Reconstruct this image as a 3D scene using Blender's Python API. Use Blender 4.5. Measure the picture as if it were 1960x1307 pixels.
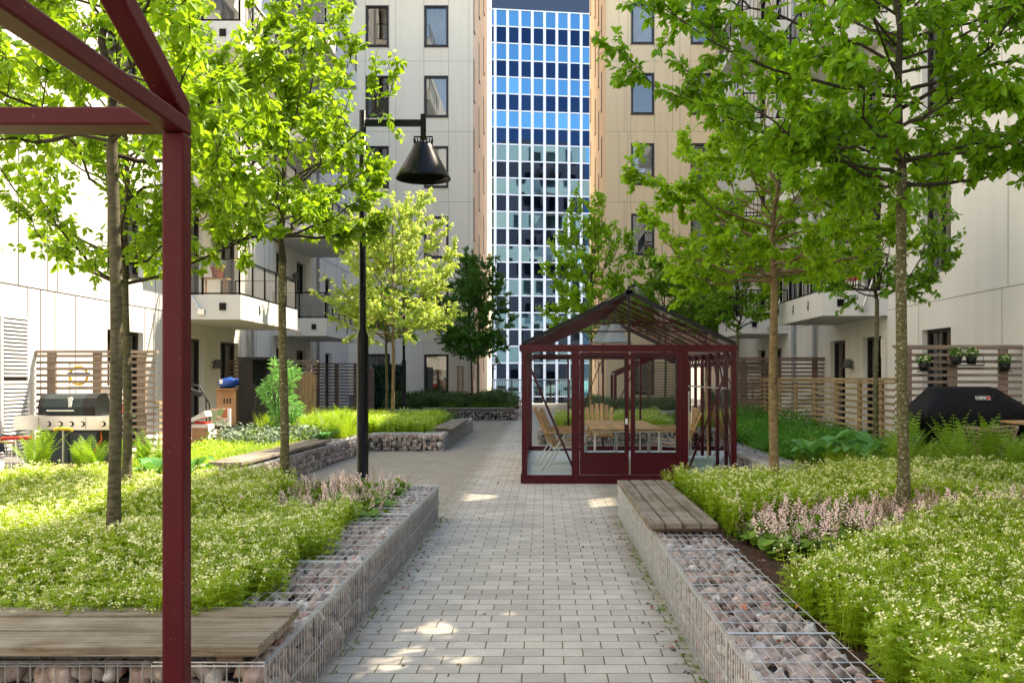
import bpy, math, random
import numpy as np
from mathutils import Vector, Matrix, Euler, noise
R = math.radians
C = bpy.context.scene.collection
for o in list(bpy.data.objects): bpy.data.objects.remove(o)
random.seed(7)

# ---------------------------------------------------------------- camera, world, sun, exposure
cam = bpy.data.objects.new('camera', bpy.data.cameras.new('camera')); C.objects.link(cam)
cam.location = (0, 0, 1.5); cam.rotation_euler = (R(90), 0, 0)
cam.data.sensor_width = 36; cam.data.lens = 1780 / 1960 * 36
cam.data.shift_x = -60 / 1960; cam.data.shift_y = 68.5 / 1960
cam.data.clip_start = 0.05; cam.data.clip_end = 2000
bpy.context.scene.camera = cam
SUN = Vector((.52, .36, .775)).normalized()          # towards the sun
el = math.asin(SUN.z); az = math.atan2(SUN.x, SUN.y)
w = bpy.data.worlds.new("World"); bpy.context.scene.world = w; w.use_nodes = True
nt = w.node_tree; bg = nt.nodes['Background']
sky = nt.nodes.new('ShaderNodeTexSky'); sky.sky_type = 'NISHITA'; sky.sun_disc = False
sky.sun_elevation = el; sky.sun_rotation = az; sky.air_density = 1.0; sky.dust_density = 0.2; sky.ozone_density = 3.0
nt.links.new(sky.outputs[0], bg.inputs[0]); bg.inputs[1].default_value = 0.15
sl = bpy.data.lights.new('sun', 'SUN'); sl.energy = 3.2; sl.angle = R(0.5); sl.color = (1, .95, .86)
so = bpy.data.objects.new('sun', sl); C.objects.link(so)
so.rotation_euler = SUN.to_track_quat('Z', 'Y').to_euler(); so.location = (20, 14, 40)
vs = bpy.context.scene.view_settings
vs.view_transform = 'Standard'; vs.look = 'None'; vs.gamma = 1; vs.exposure = 2.16
vs.use_white_balance = True; vs.white_balance_temperature = 7900; vs.white_balance_tint = 10
cy = bpy.context.scene.cycles
cy.max_bounces = 8; cy.diffuse_bounces = 5; cy.glossy_bounces = 4; cy.transmission_bounces = 6; cy.transparent_max_bounces = 24
cy.sample_clamp_indirect = 6; cy.use_denoising = True

def P(px, py, d): return Vector(((px - 1040) * d / 1780, d, 1.5 - (py - 722) * d / 1780))

# ---------------------------------------------------------------- materials
M = {}
class NT:
    def __init__(s, name):
        s.m = bpy.data.materials.new(name); s.m.use_nodes = True; s.t = s.m.node_tree
        s.b = s.t.nodes['Principled BSDF']; s.out = s.t.nodes['Material Output']; M[name] = s.m
    def n(s, typ, **kw):
        x = s.t.nodes.new(typ)
        for k, v in kw.items():
            if k.startswith('i_'):
                key = k[2:]; key = int(key) if key.isdigit() else key.replace('_', ' ')
                x.inputs[key].default_value = v
            else: setattr(x, k, v)
        return x
    def l(s, a, b): s.t.links.new(a, b)
    def ramp(s, fac, stops):
        r = s.n('ShaderNodeValToRGB'); s.l(fac, r.inputs[0]); e = r.color_ramp.elements
        while len(e) < len(stops): e.new(.5)
        for q, (p, c) in zip(e, stops): q.position = p; q.color = (*c, 1) if len(c) == 3 else c
        return r.outputs[0]
    def coords(s, sc=(1, 1, 1), rot=(0, 0, 0)):
        g = s.n('ShaderNodeNewGeometry'); mp = s.n('ShaderNodeMapping'); s.l(g.outputs['Position'], mp.inputs[0])
        mp.inputs['Scale'].default_value = sc; mp.inputs['Rotation'].default_value = rot; return mp.outputs[0]
    def noise(s, vec, scale, detail=4, rough=.55):
        x = s.n('ShaderNodeTexNoise'); x.inputs['Scale'].default_value = scale; x.inputs['Detail'].default_value = detail
        x.inputs['Roughness'].default_value = rough; s.l(vec, x.inputs['Vector']); return x.outputs[0]
    def mix(s, fac, a, b, bt='MIX'):
        x = s.n('ShaderNodeMix', data_type='RGBA', blend_type=bt)
        for v, k in ((fac, 0), (a, 6), (b, 7)):
            if isinstance(v, (int, float)): x.inputs[k].default_value = v
            elif isinstance(v, tuple): x.inputs[k].default_value = (*v, 1)
            else: s.l(v, x.inputs[k])
        return x.outputs[2]
    def bump(s, h, strength=.3, dist=.01):
        x = s.n('ShaderNodeBump'); x.inputs['Strength'].default_value = strength; x.inputs['Distance'].default_value = dist
        s.l(h, x.inputs['Height']); s.l(x.outputs[0], s.b.inputs['Normal'])
    def col(s, c):
        if isinstance(c, tuple): s.b.inputs['Base Color'].default_value = (*c, 1)
        else: s.l(c, s.b.inputs['Base Color'])
    def p(s, rough=.6, metal=0, spec=.5):
        s.b.inputs['Roughness'].default_value = rough; s.b.inputs['Metallic'].default_value = metal
        s.b.inputs['Specular IOR Level'].default_value = spec

def plain(name, c, rough=.6, metal=0, spec=.4, var=.12, scale=6, bump=0):
    k = NT(name); v = k.coords(); n = k.noise(v, scale)
    k.col(k.ramp(n, [(.3, tuple(x * (1 - var) for x in c)), (.7, tuple(min(1, x * (1 + var)) for x in c))]))
    k.p(rough, metal, spec)
    if bump: k.bump(k.noise(v, scale * 12), bump, .004)
    return k
plain('panel_white', (.77, .74, .685), .75, var=.02, scale=1.2)
plain('panel_beige_bounce', (.86, .72, .56), .75, var=.02)  # left block side: peach bounce light in the gap painted into the colour
plain('panel_back', (.95, .58, .42), .75, var=.02)
plain('panel_peach_bounce', (.88, .64, .38), .75, var=.02)  # right block side: golden bounce light painted into the panel colour
plain('panel_beige', (.88, .755, .60), .75, var=.025, scale=1.0)
plain('panel_peach', (.82, .61, .38), .75, var=.025, scale=1.0)
for nm in ('panel_white', 'panel_beige', 'panel_peach', 'panel_beige_bounce', 'panel_peach_bounce'):
    k = NT(nm + '_x'); m0 = M[nm]; c0 = tuple(m0.node_tree.nodes['Color Ramp'].color_ramp.elements[0].color)[:3]
    st = k.noise(k.coords((2.2, 2.2, .12)), 1.6, 6, .65); pn = k.n('ShaderNodeTexWhiteNoise'); sn = k.n('ShaderNodeVectorMath', operation='SNAP'); k.l(k.coords(), sn.inputs[0]); sn.inputs[1].default_value = (1.31, 1.31, 3.0)
    k.l(sn.outputs[0], pn.inputs[0]); fine = k.noise(k.coords(), 90, 3, .6)
    c = k.mix(1.0, tuple(min(1, x * 1.03) for x in c0), k.ramp(st, [(.3, (.93, .925, .91)), (.68, (1, 1, 1))]), 'MULTIPLY')
    c = k.mix(1.0, c, k.ramp(pn.outputs[0], [(0, (.965, .965, .96)), (1, (1.0, 1.0, 1.0))]), 'MULTIPLY')
    c = k.mix(1.0, c, k.ramp(fine, [(.3, (.97, .97, .97)), (.7, (1.01, 1.01, 1.01))]), 'MULTIPLY')
    k.col(c); k.p(.72, 0, .3); bpy.data.materials.remove(m0); M[nm] = k.m; k.m.name = nm
plain('joint', (.20, .17, .13), .9)
plain('joint_dark', (.035, .03, .024), .9)
plain('plinth', (.16, .16, .165), .8)
plain('frame_brown', (.018, .012, .011), .45)
plain('black_metal', (.002, .0024, .0024), .26, spec=.16, var=.05)
plain('concrete', (.62, .60, .56), .8, var=.03, scale=2, bump=.15)
plain("red_paint", (.060, .003, .008), .26, spec=.3, var=.12, scale=9)
plain('red_frame', (.078, .005, .010), .42, spec=.2, var=.08, scale=5)
plain('rubber', (.005, .005, .0055), .6)
plain('steel', (.55, .55, .54), .32, 1, var=.06)
plain('galvanised', (.50, .53, .56), .45, .45, var=.2, scale=30)
plain('grey_pipe', (.32, .34, .36), .5)
plain('tower_white', (.80, .82, .86), .5, var=.02)
plain('tower_band', (.03, .05, .09), .4)
plain('roof', (.12, .12, .12), .9)
plain('lamp_grey', (.22, .24, .24), .45)
plain('terracotta', (.42, .13, .06), .8)
plain('grill_green', (.022, .038, .042), .3, .3, var=.05)
plain('grill_black', (.006, .0065, .008), .45)
plain('blue_bag', (.008, .06, .28), .4, bump=.4)
plain('cardboard', (.42, .23, .12), .8)
plain('cabinet_black', (.006, .006, .007), .5, spec=.2)
plain('plastic_white', (.75, .74, .72), .5)
plain('plastic_red', (.55, .03, .03), .4)
plain('plastic_yellow', (.75, .5, .05), .4)
plain('plastic_blue', (.02, .09, .32), .4)
plain('plastic_aqua', (.35, .50, .50), .45)
plain('chair_fabric', (.06, .065, .075), .8)
plain('rattan', (.30, .22, .15), .7)
plain('orange_hose', (.7, .12, .02), .5)
plain('floor_slab', (.46, .50, .49), .8, bump=.1)
plain('asphalt', (.06, .06, .065), .9)
plain('curtain', (.82, .80, .78), .9, var=.1, scale=3)
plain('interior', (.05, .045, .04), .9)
plain('print_green', (.12, .22, .1), .8)
plain('flower_white', (.82, .82, .42), .7, var=.05)
plain('flower_pink', (.80, .58, .52), .7, var=.15, scale=8)
plain('silver_leaf', (.19, .25, .17), .7)
plain('twig', (.06, .05, .035), .9)
plain('wall_grey', (.10, .10, .105), .8)

k = M['red_frame']; t_ = k.node_tree; b_ = t_.nodes['Principled BSDF']
g_ = t_.nodes.new('ShaderNodeNewGeometry'); n_ = t_.nodes.new('ShaderNodeTexNoise'); n_.inputs['Scale'].default_value = 55; n_.inputs['Detail'].default_value = 3; t_.links.new(g_.outputs['Position'], n_.inputs['Vector'])
r_ = t_.nodes.new('ShaderNodeValToRGB'); r_.color_ramp.elements[0].position = .70; r_.color_ramp.elements[1].position = .76; t_.links.new(n_.outputs[0], r_.inputs[0])
x_ = t_.nodes.new('ShaderNodeMix'); x_.data_type = 'RGBA'; t_.links.new(r_.outputs[0], x_.inputs[0]); t_.links.new(b_.inputs['Base Color'].links[0].from_socket, x_.inputs[6]); x_.inputs[7].default_value = (.30, .22, .20, 1); t_.links.new(x_.outputs[2], b_.inputs['Base Color'])
k = NT('cover_black'); v = k.coords(); k.col((.0022, .0022, .0026)); k.p(.6, 0, .18); k.bump(k.noise(k.coords((1, 1, .45)), 6, 4, .6), .8, .05)

def wood(name, dark, light, grain_axis, rough=.75, worn=None):
    k = NT(name); s = [70, 70, 70]; s[grain_axis] = 1.5
    tc = k.coords(tuple(s)); g = k.noise(tc, 1.0, 6, .6)
    c = k.ramp(g, [(.36, dark), (.64, light)])
    s2 = [9, 9, 9]; s2[grain_axis] = .55; ck = k.noise(k.coords(tuple(s2)), 2.0, 8, .75)
    c = k.mix(k.ramp(ck, [(.485, (0, 0, 0)), (.50, (.8, .8, .8)), (.515, (0, 0, 0))]), c, tuple(x * .3 for x in dark))
    ge = k.n('ShaderNodeNewGeometry')
    rp = k.ramp(ge.outputs['Random Per Island'], [(0, (.72, .72, .72)), (1, (1.12, 1.1, 1.06))])
    c = k.mix(1.0, c, rp, 'MULTIPLY')
    big = k.noise(k.coords(), 3.2, 5)
    if worn: c = k.mix(k.ramp(big, [(.45, (0, 0, 0)), (.7, (.75, .75, .75))]), c, worn)
    kn = k.n('ShaderNodeTexVoronoi'); kn.inputs['Scale'].default_value = .9
    sk = [5, 5, 5]; sk[grain_axis] = 1.4; k.l(k.coords(tuple(sk)), kn.inputs['Vector'])
    c = k.mix(k.ramp(kn.outputs['Distance'], [(.0, (.8, .8, .8)), (.07, (0, 0, 0))]), c, tuple(x * .35 for x in dark))
    k.col(c); k.p(rough, 0, .3); k.bump(g, .35, .003)
wood('plank_x', (.115, .09, .062), (.31, .25, .18), 0, worn=(.33, .30, .255))
wood('plank_y', (.11, .085, .06), (.29, .235, .175), 1, worn=(.32, .29, .25))
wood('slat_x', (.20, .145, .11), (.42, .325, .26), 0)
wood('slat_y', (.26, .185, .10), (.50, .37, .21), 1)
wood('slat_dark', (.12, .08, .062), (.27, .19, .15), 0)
wood('teak_x', (.36, .20, .09), (.60, .38, .19), 0, .55)
wood('teak_y', (.36, .20, .09), (.60, .38, .19), 1, .55)
wood('teak_z', (.36, .20, .09), (.58, .37, .18), 2, .55)
wood('board_z', (.16, .10, .055), (.36, .25, .14), 2)

# bark
for nm, a, b, c2 in (('bark_grey', (.055, .045, .028), (.14, .125, .085), (.075, .085, .03)), ('bark_lichen', (.065, .06, .028), (.13, .115, .055), (.40, .40, .33)),
                     ('bark_tan', (.14, .095, .05), (.28, .205, .12), (.08, .055, .03)), ('branch', (.03, .025, .017), (.075, .06, .04), (.05, .05, .03))):
    k = NT(nm); v = k.coords((1, 1, 2.6)); n1 = k.noise(v, 14, 6, .65)
    c = k.ramp(n1, [(.35, a), (.65, b)])
    n2 = k.noise(k.coords((1, 1, 1.3)), 42 if nm == 'bark_lichen' else 9, 3, .6)
    c = k.mix(k.ramp(n2, [(.56, (0, 0, 0)), (.66, (.85, .85, .85))]), c, c2)
    k.col(c); k.p(.9, 0, .2); k.bump(n1, .5, .01)

def leafmat(name, c0, c1, trans=.4, tcol=None, rough=.5, inst=False):
    k = NT(name)
    if inst: r = k.n('ShaderNodeObjectInfo').outputs['Random']
    else: r = k.n('ShaderNodeNewGeometry').outputs['Random Per Island']
    big = k.noise(k.coords(), 1.3, 2)
    ad = k.n('ShaderNodeMath', operation='ADD'); k.l(r, ad.inputs[0]); k.l(big, ad.inputs[1])
    mu = k.n('ShaderNodeMath', operation='MULTIPLY'); k.l(ad.outputs[0], mu.inputs[0]); mu.inputs[1].default_value = .66
    c = k.ramp(mu.outputs[0], [(.12, c0), (.85, c1)])
    k.col(c); k.p(rough, 0, .35)
    tr = k.n('ShaderNodeBsdfTranslucent'); tc = tcol or (.42, .62, .06)
    k.l(k.mix(1.0, k.mix(1.0, c, (2.2, 2.2, 2.2), 'MULTIPLY'), tc, 'MULTIPLY') if False else k.ramp(mu.outputs[0], [(.12, tuple(x * .75 for x in tc)), (.85, tc)]), tr.inputs[0])
    ms = k.n('ShaderNodeMixShader'); ms.inputs[0].default_value = trans
    k.l(k.b.outputs[0], ms.inputs[1]); k.l(tr.outputs[0], ms.inputs[2]); k.l(ms.outputs[0], k.out.inputs[0])
leafmat('leaf_beech', (.04, .13, .01), (.20, .36, .025), .44, (.42, .64, .03))
leafmat('leaf_big', (.045, .16, .012), (.18, .38, .022), .44, (.32, .58, .02))
leafmat('leaf_lime', (.14, .32, .03), (.52, .62, .17), .46, (.72, .84, .16))
leafmat('leaf_maple', (.10, .26, .015), (.27, .48, .03), .46, (.46, .72, .03))
leafmat('leaf_dark', (.03, .115, .014), (.08, .22, .026), .34, (.14, .34, .02))
leafmat('leaf_mid', (.06, .19, .012), (.17, .35, .025), .42, (.28, .52, .02))
leafmat('ground_green', (.15, .285, .012), (.33, .46, .03), .42, (.48, .66, .03), inst=True)
leafmat('ground_dark', (.03, .14, .008), (.08, .27, .012), .35, (.14, .42, .015), inst=True)
leafmat('ground_lime', (.26, .42, .04), (.40, .56, .06), .35, (.5, .68, .06), inst=True)
leafmat('ground_mid', (.08, .19, .018), (.19, .33, .035), .3, (.2, .34, .03), inst=True)
leafmat('ground_shrub', (.035, .075, .02), (.08, .15, .035), .25, (.12, .2, .03), inst=True)
leafmat('fern_green', (.09, .20, .018), (.20, .34, .03), .38, (.28, .48, .03))
leafmat('hosta_green', (.05, .18, .04), (.10, .30, .07), .3, (.16, .42, .06))
leafmat('willow_leaf', (.05, .24, .04), (.28, .50, .18), .35, (.25, .6, .12))
leafmat('leaf_ivy', (.006, .022, .008), (.02, .05, .015), .15, (.03, .08, .01))

k = NT('gabion_stone')
ge = k.n('ShaderNodeNewGeometry'); n = k.noise(k.coords(), 30, 5)
c = k.ramp(ge.outputs['Random Per Island'], [(0, (.19, .165, .16)), (.22, (.45, .355, .32)), (.45, (.33, .305, .295)), (.6, (.54, .43, .385)), (.8, (.36, .245, .21)), (.9, (.48, .46, .45)), (1, (.64, .60, .57))])
c = k.mix(1.0, c, k.ramp(n, [(.3, (.6, .6, .6)), (.7, (1.2, 1.2, 1.2))]), 'MULTIPLY'); k.col(c); k.p(.85, 0, .25); k.bump(n, .6, .01)
plain('gap_shade', (.03, .026, .024), .95)  # dark filler, shade between the stones put in as colour

k = NT('paver')
v = k.coords(); br = k.n('ShaderNodeTexBrick'); k.l(v, br.inputs['Vector'])
br.offset = .5; br.inputs['Scale'].default_value = 1; br.inputs['Brick Width'].default_value = .215; br.inputs['Row Height'].default_value = .143
br.inputs['Mortar Size'].default_value = .0042; br.inputs['Mortar Smooth'].default_value = .25; br.inputs['Bias'].default_value = -.1
br.inputs['Color1'].default_value = (.43, .395, .345, 1); br.inputs['Color2'].default_value = (.56, .515, .45, 1); br.inputs['Mortar'].default_value = (1, 1, 1, 1)
n1 = k.noise(v, .9, 5, .6); n2 = k.noise(v, 60, 4, .7); n3 = k.noise(v, 6, 4)
c = k.mix(1.0, br.outputs[0], k.ramp(n1, [(.3, (.86, .86, .87)), (.7, (1.08, 1.07, 1.05))]), 'MULTIPLY')
c = k.mix(1.0, c, k.ramp(n2, [(.3, (.86, .86, .86)), (.7, (1.1, 1.1, 1.1))]), 'MULTIPLY')
c = k.mix(1.0, c, k.ramp(n3, [(.35, (.93, .93, .93)), (.65, (1.04, 1.04, 1.04))]), 'MULTIPLY')
mort = k.ramp(n3, [(.4, (.13, .095, .055)), (.62, (.10, .12, .04))])
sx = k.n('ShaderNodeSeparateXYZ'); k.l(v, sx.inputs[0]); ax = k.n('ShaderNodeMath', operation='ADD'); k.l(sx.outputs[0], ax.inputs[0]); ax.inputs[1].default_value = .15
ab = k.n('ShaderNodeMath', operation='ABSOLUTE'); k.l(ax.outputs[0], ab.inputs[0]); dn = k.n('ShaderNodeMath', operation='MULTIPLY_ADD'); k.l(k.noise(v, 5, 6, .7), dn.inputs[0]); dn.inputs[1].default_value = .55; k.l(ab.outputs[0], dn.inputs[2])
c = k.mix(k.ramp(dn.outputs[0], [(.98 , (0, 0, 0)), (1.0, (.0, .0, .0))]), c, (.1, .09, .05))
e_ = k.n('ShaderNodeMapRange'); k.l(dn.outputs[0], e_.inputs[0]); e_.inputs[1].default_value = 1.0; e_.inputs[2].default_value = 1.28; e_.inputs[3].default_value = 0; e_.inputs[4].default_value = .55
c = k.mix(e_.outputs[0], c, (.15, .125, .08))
st = k.noise(v, 2.3, 7, .72); c = k.mix(k.ramp(st, [(.60, (0, 0, 0)), (.70, (.28, .28, .28))]), c, (.22, .20, .17))
c = k.mix(br.outputs['Fac'], c, mort); k.col(c); k.p(.82, 0, .3)
inv = k.n('ShaderNodeMath', operation='SUBTRACT'); inv.inputs[0].default_value = 1; k.l(br.outputs['Fac'], inv.inputs[1])
ad = k.n('ShaderNodeMath', operation='MULTIPLY_ADD'); k.l(n2, ad.inputs[0]); ad.inputs[1].default_value = .12; k.l(inv.outputs[0], ad.inputs[2])
k.bump(ad.outputs[0], .6, .006)

k = NT('soil'); n = k.noise(k.coords(), 22, 6, .7); vo = k.n('ShaderNodeTexVoronoi'); vo.inputs['Scale'].default_value = 38
k.l(k.coords(), vo.inputs['Vector'])
c = k.mix(.5, k.ramp(n, [(.3, (.025, .016, .01)), (.7, (.10, .06, .04))]), k.ramp(vo.outputs['Color'], [(0, (.05, .03, .02)), (1, (.16, .09, .06))])); k.col(c); k.p(.95, 0, .1); k.bump(n, 1, .03)

def glassmat(name, tint, refl, rough=.0, dark=None):
    k = NT(name); k.t.nodes.remove(k.b)
    tr = k.n('ShaderNodeBsdfTransparent'); tr.inputs[0].default_value = (*tint, 1)
    gl = k.n('ShaderNodeBsdfGlossy'); gl.inputs['Roughness'].default_value = rough
    fr = k.n('ShaderNodeLayerWeight'); fr.inputs[0].default_value = refl
    ms = k.n('ShaderNodeMixShader'); k.l(fr.outputs['Fresnel'], ms.inputs[0]); k.l(tr.outputs[0], ms.inputs[1]); k.l(gl.outputs[0], ms.inputs[2]); k.l(ms.outputs[0], k.out.inputs[0])
    return k
glassmat('glass_clear', (.93, .95, .94), .24)
glassmat('glass_window', (.72, .73, .72), .58)
# wavy coated office glass
for nm, c in (('glass_sky', (.085, .235, .36)), ('glass_navy', (.014, .032, .07))):
    k = NT(nm); oi = k.n('ShaderNodeObjectInfo'); k.col(k.mix(1.0, c, k.ramp(oi.outputs['Random'], [(0, (.78, .84, .88)), (.6, (1, 1, 1)), (.9, (1.05, 1.05, 1.04)), (1, (1.3, 1.22, 1.12))]), 'MULTIPLY')); k.p(.03, 1, .5); wv = k.noise(k.coords((.8, .8, .5)), .9, 1); k.bump(wv, .10, .04)
k = NT('mesh_panel'); k.t.nodes.remove(k.b)      # perforated sheet: small holes
df = k.n('ShaderNodeBsdfPrincipled'); df.inputs['Base Color'].default_value = (.16, .155, .15, 1); df.inputs['Roughness'].default_value = .5
tr = k.n('ShaderNodeBsdfTransparent'); ck = k.n('ShaderNodeTexVoronoi'); ck.inputs['Scale'].default_value = 45; ck.inputs['Randomness'].default_value = 0; k.l(k.coords(), ck.inputs['Vector'])
gt = k.n('ShaderNodeMath', operation='LESS_THAN'); k.l(ck.outputs['Distance'], gt.inputs[0]); gt.inputs[1].default_value = .50
mu = k.n('ShaderNodeMath', operation='MULTIPLY'); k.l(gt.outputs[0], mu.inputs[0]); mu.inputs[1].default_value = .75
ms = k.n('ShaderNodeMixShader'); k.l(mu.outputs[0], ms.inputs[0]); k.l(df.outputs[0], ms.inputs[1]); k.l(tr.outputs[0], ms.inputs[2]); k.l(ms.outputs[0], k.out.inputs[0])
k = NT('print_mix'); vo = k.n('ShaderNodeTexVoronoi'); vo.inputs['Scale'].default_value = 9; k.l(k.coords(), vo.inputs['Vector'])
k.col(k.ramp(vo.outputs['Color'], [(0, (.7, .68, .64)), (.35, (.25, .35, .12)), (.55, (.75, .7, .66)), (.75, (.6, .12, .03)), (1, (.15, .13, .12))]))
k = NT('window_lit_wall'); k.col((.5, .45, .38)); k.p(.5)

# ---------------------------------------------------------------- mesh helpers
class MB:
    def __init__(s): s.v = []; s.f = []; s.mi = []; s.sm = []; s.mats = []; s.cur = 0
    def m(s, name):
        if name not in s.mats: s.mats.append(name)
        s.cur = s.mats.index(name); return s
    def add(s, vs, fs, smooth=False):
        o = len(s.v); s.v += [tuple(x) for x in vs]
        for f in fs: s.f.append([i + o for i in f]); s.mi.append(s.cur); s.sm.append(smooth)
    def quad(s, a, b, c, d): s.add([a, b, c, d], [(0, 1, 2, 3)])
    def hexa(s, p): s.add(p, [(0, 3, 2, 1), (4, 5, 6, 7), (0, 1, 5, 4), (1, 2, 6, 5), (2, 3, 7, 6), (3, 0, 4, 7)])
    def box(s, x0, x1, y0, y1, z0, z1, bev=0):
        if x0 > x1: x0, x1 = x1, x0
        if y0 > y1: y0, y1 = y1, y0
        s.hexa([(x0, y0, z0), (x1, y0, z0), (x1, y1, z0), (x0, y1, z0), (x0, y0, z1), (x1, y0, z1), (x1, y1, z1), (x0, y1, z1)])
    def ubox(s, O, u, n, u0, u1, v0, v1, n0, n1):
        z = Vector((0, 0, 1))
        g = lambda a, b, c: O + u * a + z * b + n * c
        s.hexa([g(u0, v0, n0), g(u1, v0, n0), g(u1, v0, n1), g(u0, v0, n1), g(u0, v1, n0), g(u1, v1, n0), g(u1, v1, n1), g(u0, v1, n1)])
    def bar(s, p, q, w, h=None, up=(0, 0, 1)):
        p = Vector(p); q = Vector(q); d = (q - p).normalized(); h = h or w
        up = Vector(up)
        if abs(d.dot(up)) > .97: up = Vector((0, 1, 0))
        a = d.cross(up).normalized() * (w / 2); b = a.cross(d).normalized() * (h / 2)
        s.hexa([p - a - b, p + a - b, q + a - b, q - a - b, p - a + b, p + a + b, q + a + b, q - a + b])
    def tube(s, pts, r, n=6, cap=True):
        pts = [Vector(x) for x in pts]; k = len(pts)
        if not isinstance(r, (list, tuple)): r = [r] * k
        t0 = (pts[1] - pts[0]).normalized(); a = t0.orthogonal().normalized(); vs = []
        for i in range(k):
            t = (pts[min(i + 1, k - 1)] - pts[max(i - 1, 0)])
            if t.length < 1e-9: t = t0
            t.normalize(); a = (a - t * a.dot(t))
            if a.length < 1e-6: a = t.orthogonal()
            a.normalize(); b = t.cross(a)
            for j in range(n):
                an = 2 * math.pi * j / n; vs.append(pts[i] + (a * math.cos(an) + b * math.sin(an)) * r[i])
        fs = [(i * n + j, i * n + (j + 1) % n, (i + 1) * n + (j + 1) % n, (i + 1) * n + j) for i in range(k - 1) for j in range(n)]
        s.add(vs, fs, n > 4)
        if cap and n > 3: s.add(vs[:n], [tuple(range(n))[::-1]]); s.add(vs[-n:], [tuple(range(n))])
    def lathe(s, prof, c, n=24, smooth=True):
        c = Vector(c); vs = [(c.x + r * math.cos(2 * math.pi * j / n), c.y + r * math.sin(2 * math.pi * j / n), c.z + z) for r, z in prof for j in range(n)]
        fs = [(i * n + j, i * n + (j + 1) % n, (i + 1) * n + (j + 1) % n, (i + 1) * n + j) for i in range(len(prof) - 1) for j in range(n)]
        s.add(vs, fs, smooth)
    def build(s, name, parent=None, origin=None):
        if not s.v: return None
        o_ = Vector((0, 0, 0)); p = parent
        if origin is not None: o_ = Vector(origin)
        elif parent is not None:
            while p.parent: p = p.parent
            o_ = Vector(p.location)
        me = bpy.data.meshes.new(name)
        me.from_pydata([(a - o_.x, b - o_.y, c - o_.z) for a, b, c in s.v], [], s.f)
        for mn in s.mats: me.materials.append(M[mn])
        me.polygons.foreach_set('material_index', s.mi); me.polygons.foreach_set('use_smooth', s.sm); me.update()
        o = bpy.data.objects.new(name, me); C.objects.link(o)
        if parent: o.parent = parent
        else: o.location = o_
        return o

def tag(o, label, cat, group=None, kind=None):
    if label: o['label'] = label
    if cat: o['category'] = cat
    if group: o['group'] = group
    if kind: o['kind'] = kind
    return o
def thing(name, label, cat, loc=(0, 0, 0), group=None):
    o = bpy.data.objects.new(name, None); C.objects.link(o); o.location = loc; o.empty_display_size = .1
    return tag(o, label, cat, group)
def copy_tree(o, loc, rz=None, label=None, parent=None, scale=None):
    c = o.copy(); C.objects.link(c)
    if parent: c.parent = parent
    else:
        c.location = loc
        if rz is not None: c.rotation_euler = (0, 0, rz)
        if scale: c.scale = (scale,) * 3
        if label: c['label'] = label
    for ch in o.children: copy_tree(ch, None, parent=c)
    return c
X_, Y_, Z_ = Vector((1, 0, 0)), Vector((0, 1, 0)), Vector((0, 0, 1))
# ================================================================ ground and buildings
XL, XR, YA, YE = -8.3, 7.45, 39.7, 54.0
b = MB().m('asphalt'); b.quad((-900, -900, -7), (900, -900, -7), (900, 900, -7), (-900, 900, -7))
tag(b.build('street_ground'), 'grey street level ground far below the courtyard', 'ground', kind='structure')
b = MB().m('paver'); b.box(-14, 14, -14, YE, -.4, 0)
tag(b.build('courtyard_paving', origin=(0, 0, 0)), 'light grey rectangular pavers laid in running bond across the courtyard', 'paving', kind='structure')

def wall(mb, O, u, n, W, H, ops, depth=.14, mat='panel_white', hs=(), vsm=(), v0=0, sw=.011, jm='joint'):
    O = Vector(O); z = Z_
    us = sorted({0, W} | {q for o in ops for q in o[:2] if 0 < q < W}); zs = sorted({v0, H} | {q for o in ops for q in o[2:4] if v0 < q < H})
    g = lambda a, c, d=0: O + u * a + z * c + n * d
    mb.m(mat)
    for i in range(len(zs) - 1):
        run = None
        for j in range(len(us) - 1):
            cu, cv = (us[j] + us[j + 1]) / 2, (zs[i] + zs[i + 1]) / 2
            solid = not any(o[0] < cu < o[1] and o[2] < cv < o[3] for o in ops)
            if solid: run = us[j] if run is None else run; end = us[j + 1]
            if run is not None and (not solid or j == len(us) - 2):
                mb.quad(g(run, zs[i]), g(end, zs[i]), g(end, zs[i + 1]), g(run, zs[i + 1])); run = None
    for a, c, e, f in [o[:4] for o in ops]:
        mb.quad(g(a, e), g(c, e), g(c, e, -depth), g(a, e, -depth)); mb.quad(g(a, f), g(c, f), g(c, f, -depth), g(a, f, -depth))
        mb.quad(g(a, e), g(a, f), g(a, f, -depth), g(a, e, -depth)); mb.quad(g(c, e), g(c, f), g(c, f, -depth), g(c, e, -depth))
    mb.m(jm)
    def cut(a, b_, spans):
        out = [(a, b_)]
        for s0, s1 in spans:
            nx = []
            for p, q in out:
                if s1 <= p or s0 >= q: nx.append((p, q)); continue
                if s0 > p: nx.append((p, s0))
                if s1 < q: nx.append((s1, q))
            out = nx
        return [s for s in out if s[1] - s[0] > .03]
    for v in hs:
        for p, q in cut(0, W, [(o[0], o[1]) for o in ops if o[2] < v < o[3]]): mb.quad(g(p, v - sw / 2, .003), g(q, v - sw / 2, .003), g(q, v + sw / 2, .003), g(p, v + sw / 2, .003))
    for uu, a, c in vsm:
        for p, q in cut(a, c, [(o[2], o[3]) for o in ops if o[0] < uu < o[1]]): mb.quad(g(uu - sw / 2, p, .005), g(uu + sw / 2, p, .005), g(uu + sw / 2, q, .005), g(uu - sw / 2, q, .005))

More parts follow.
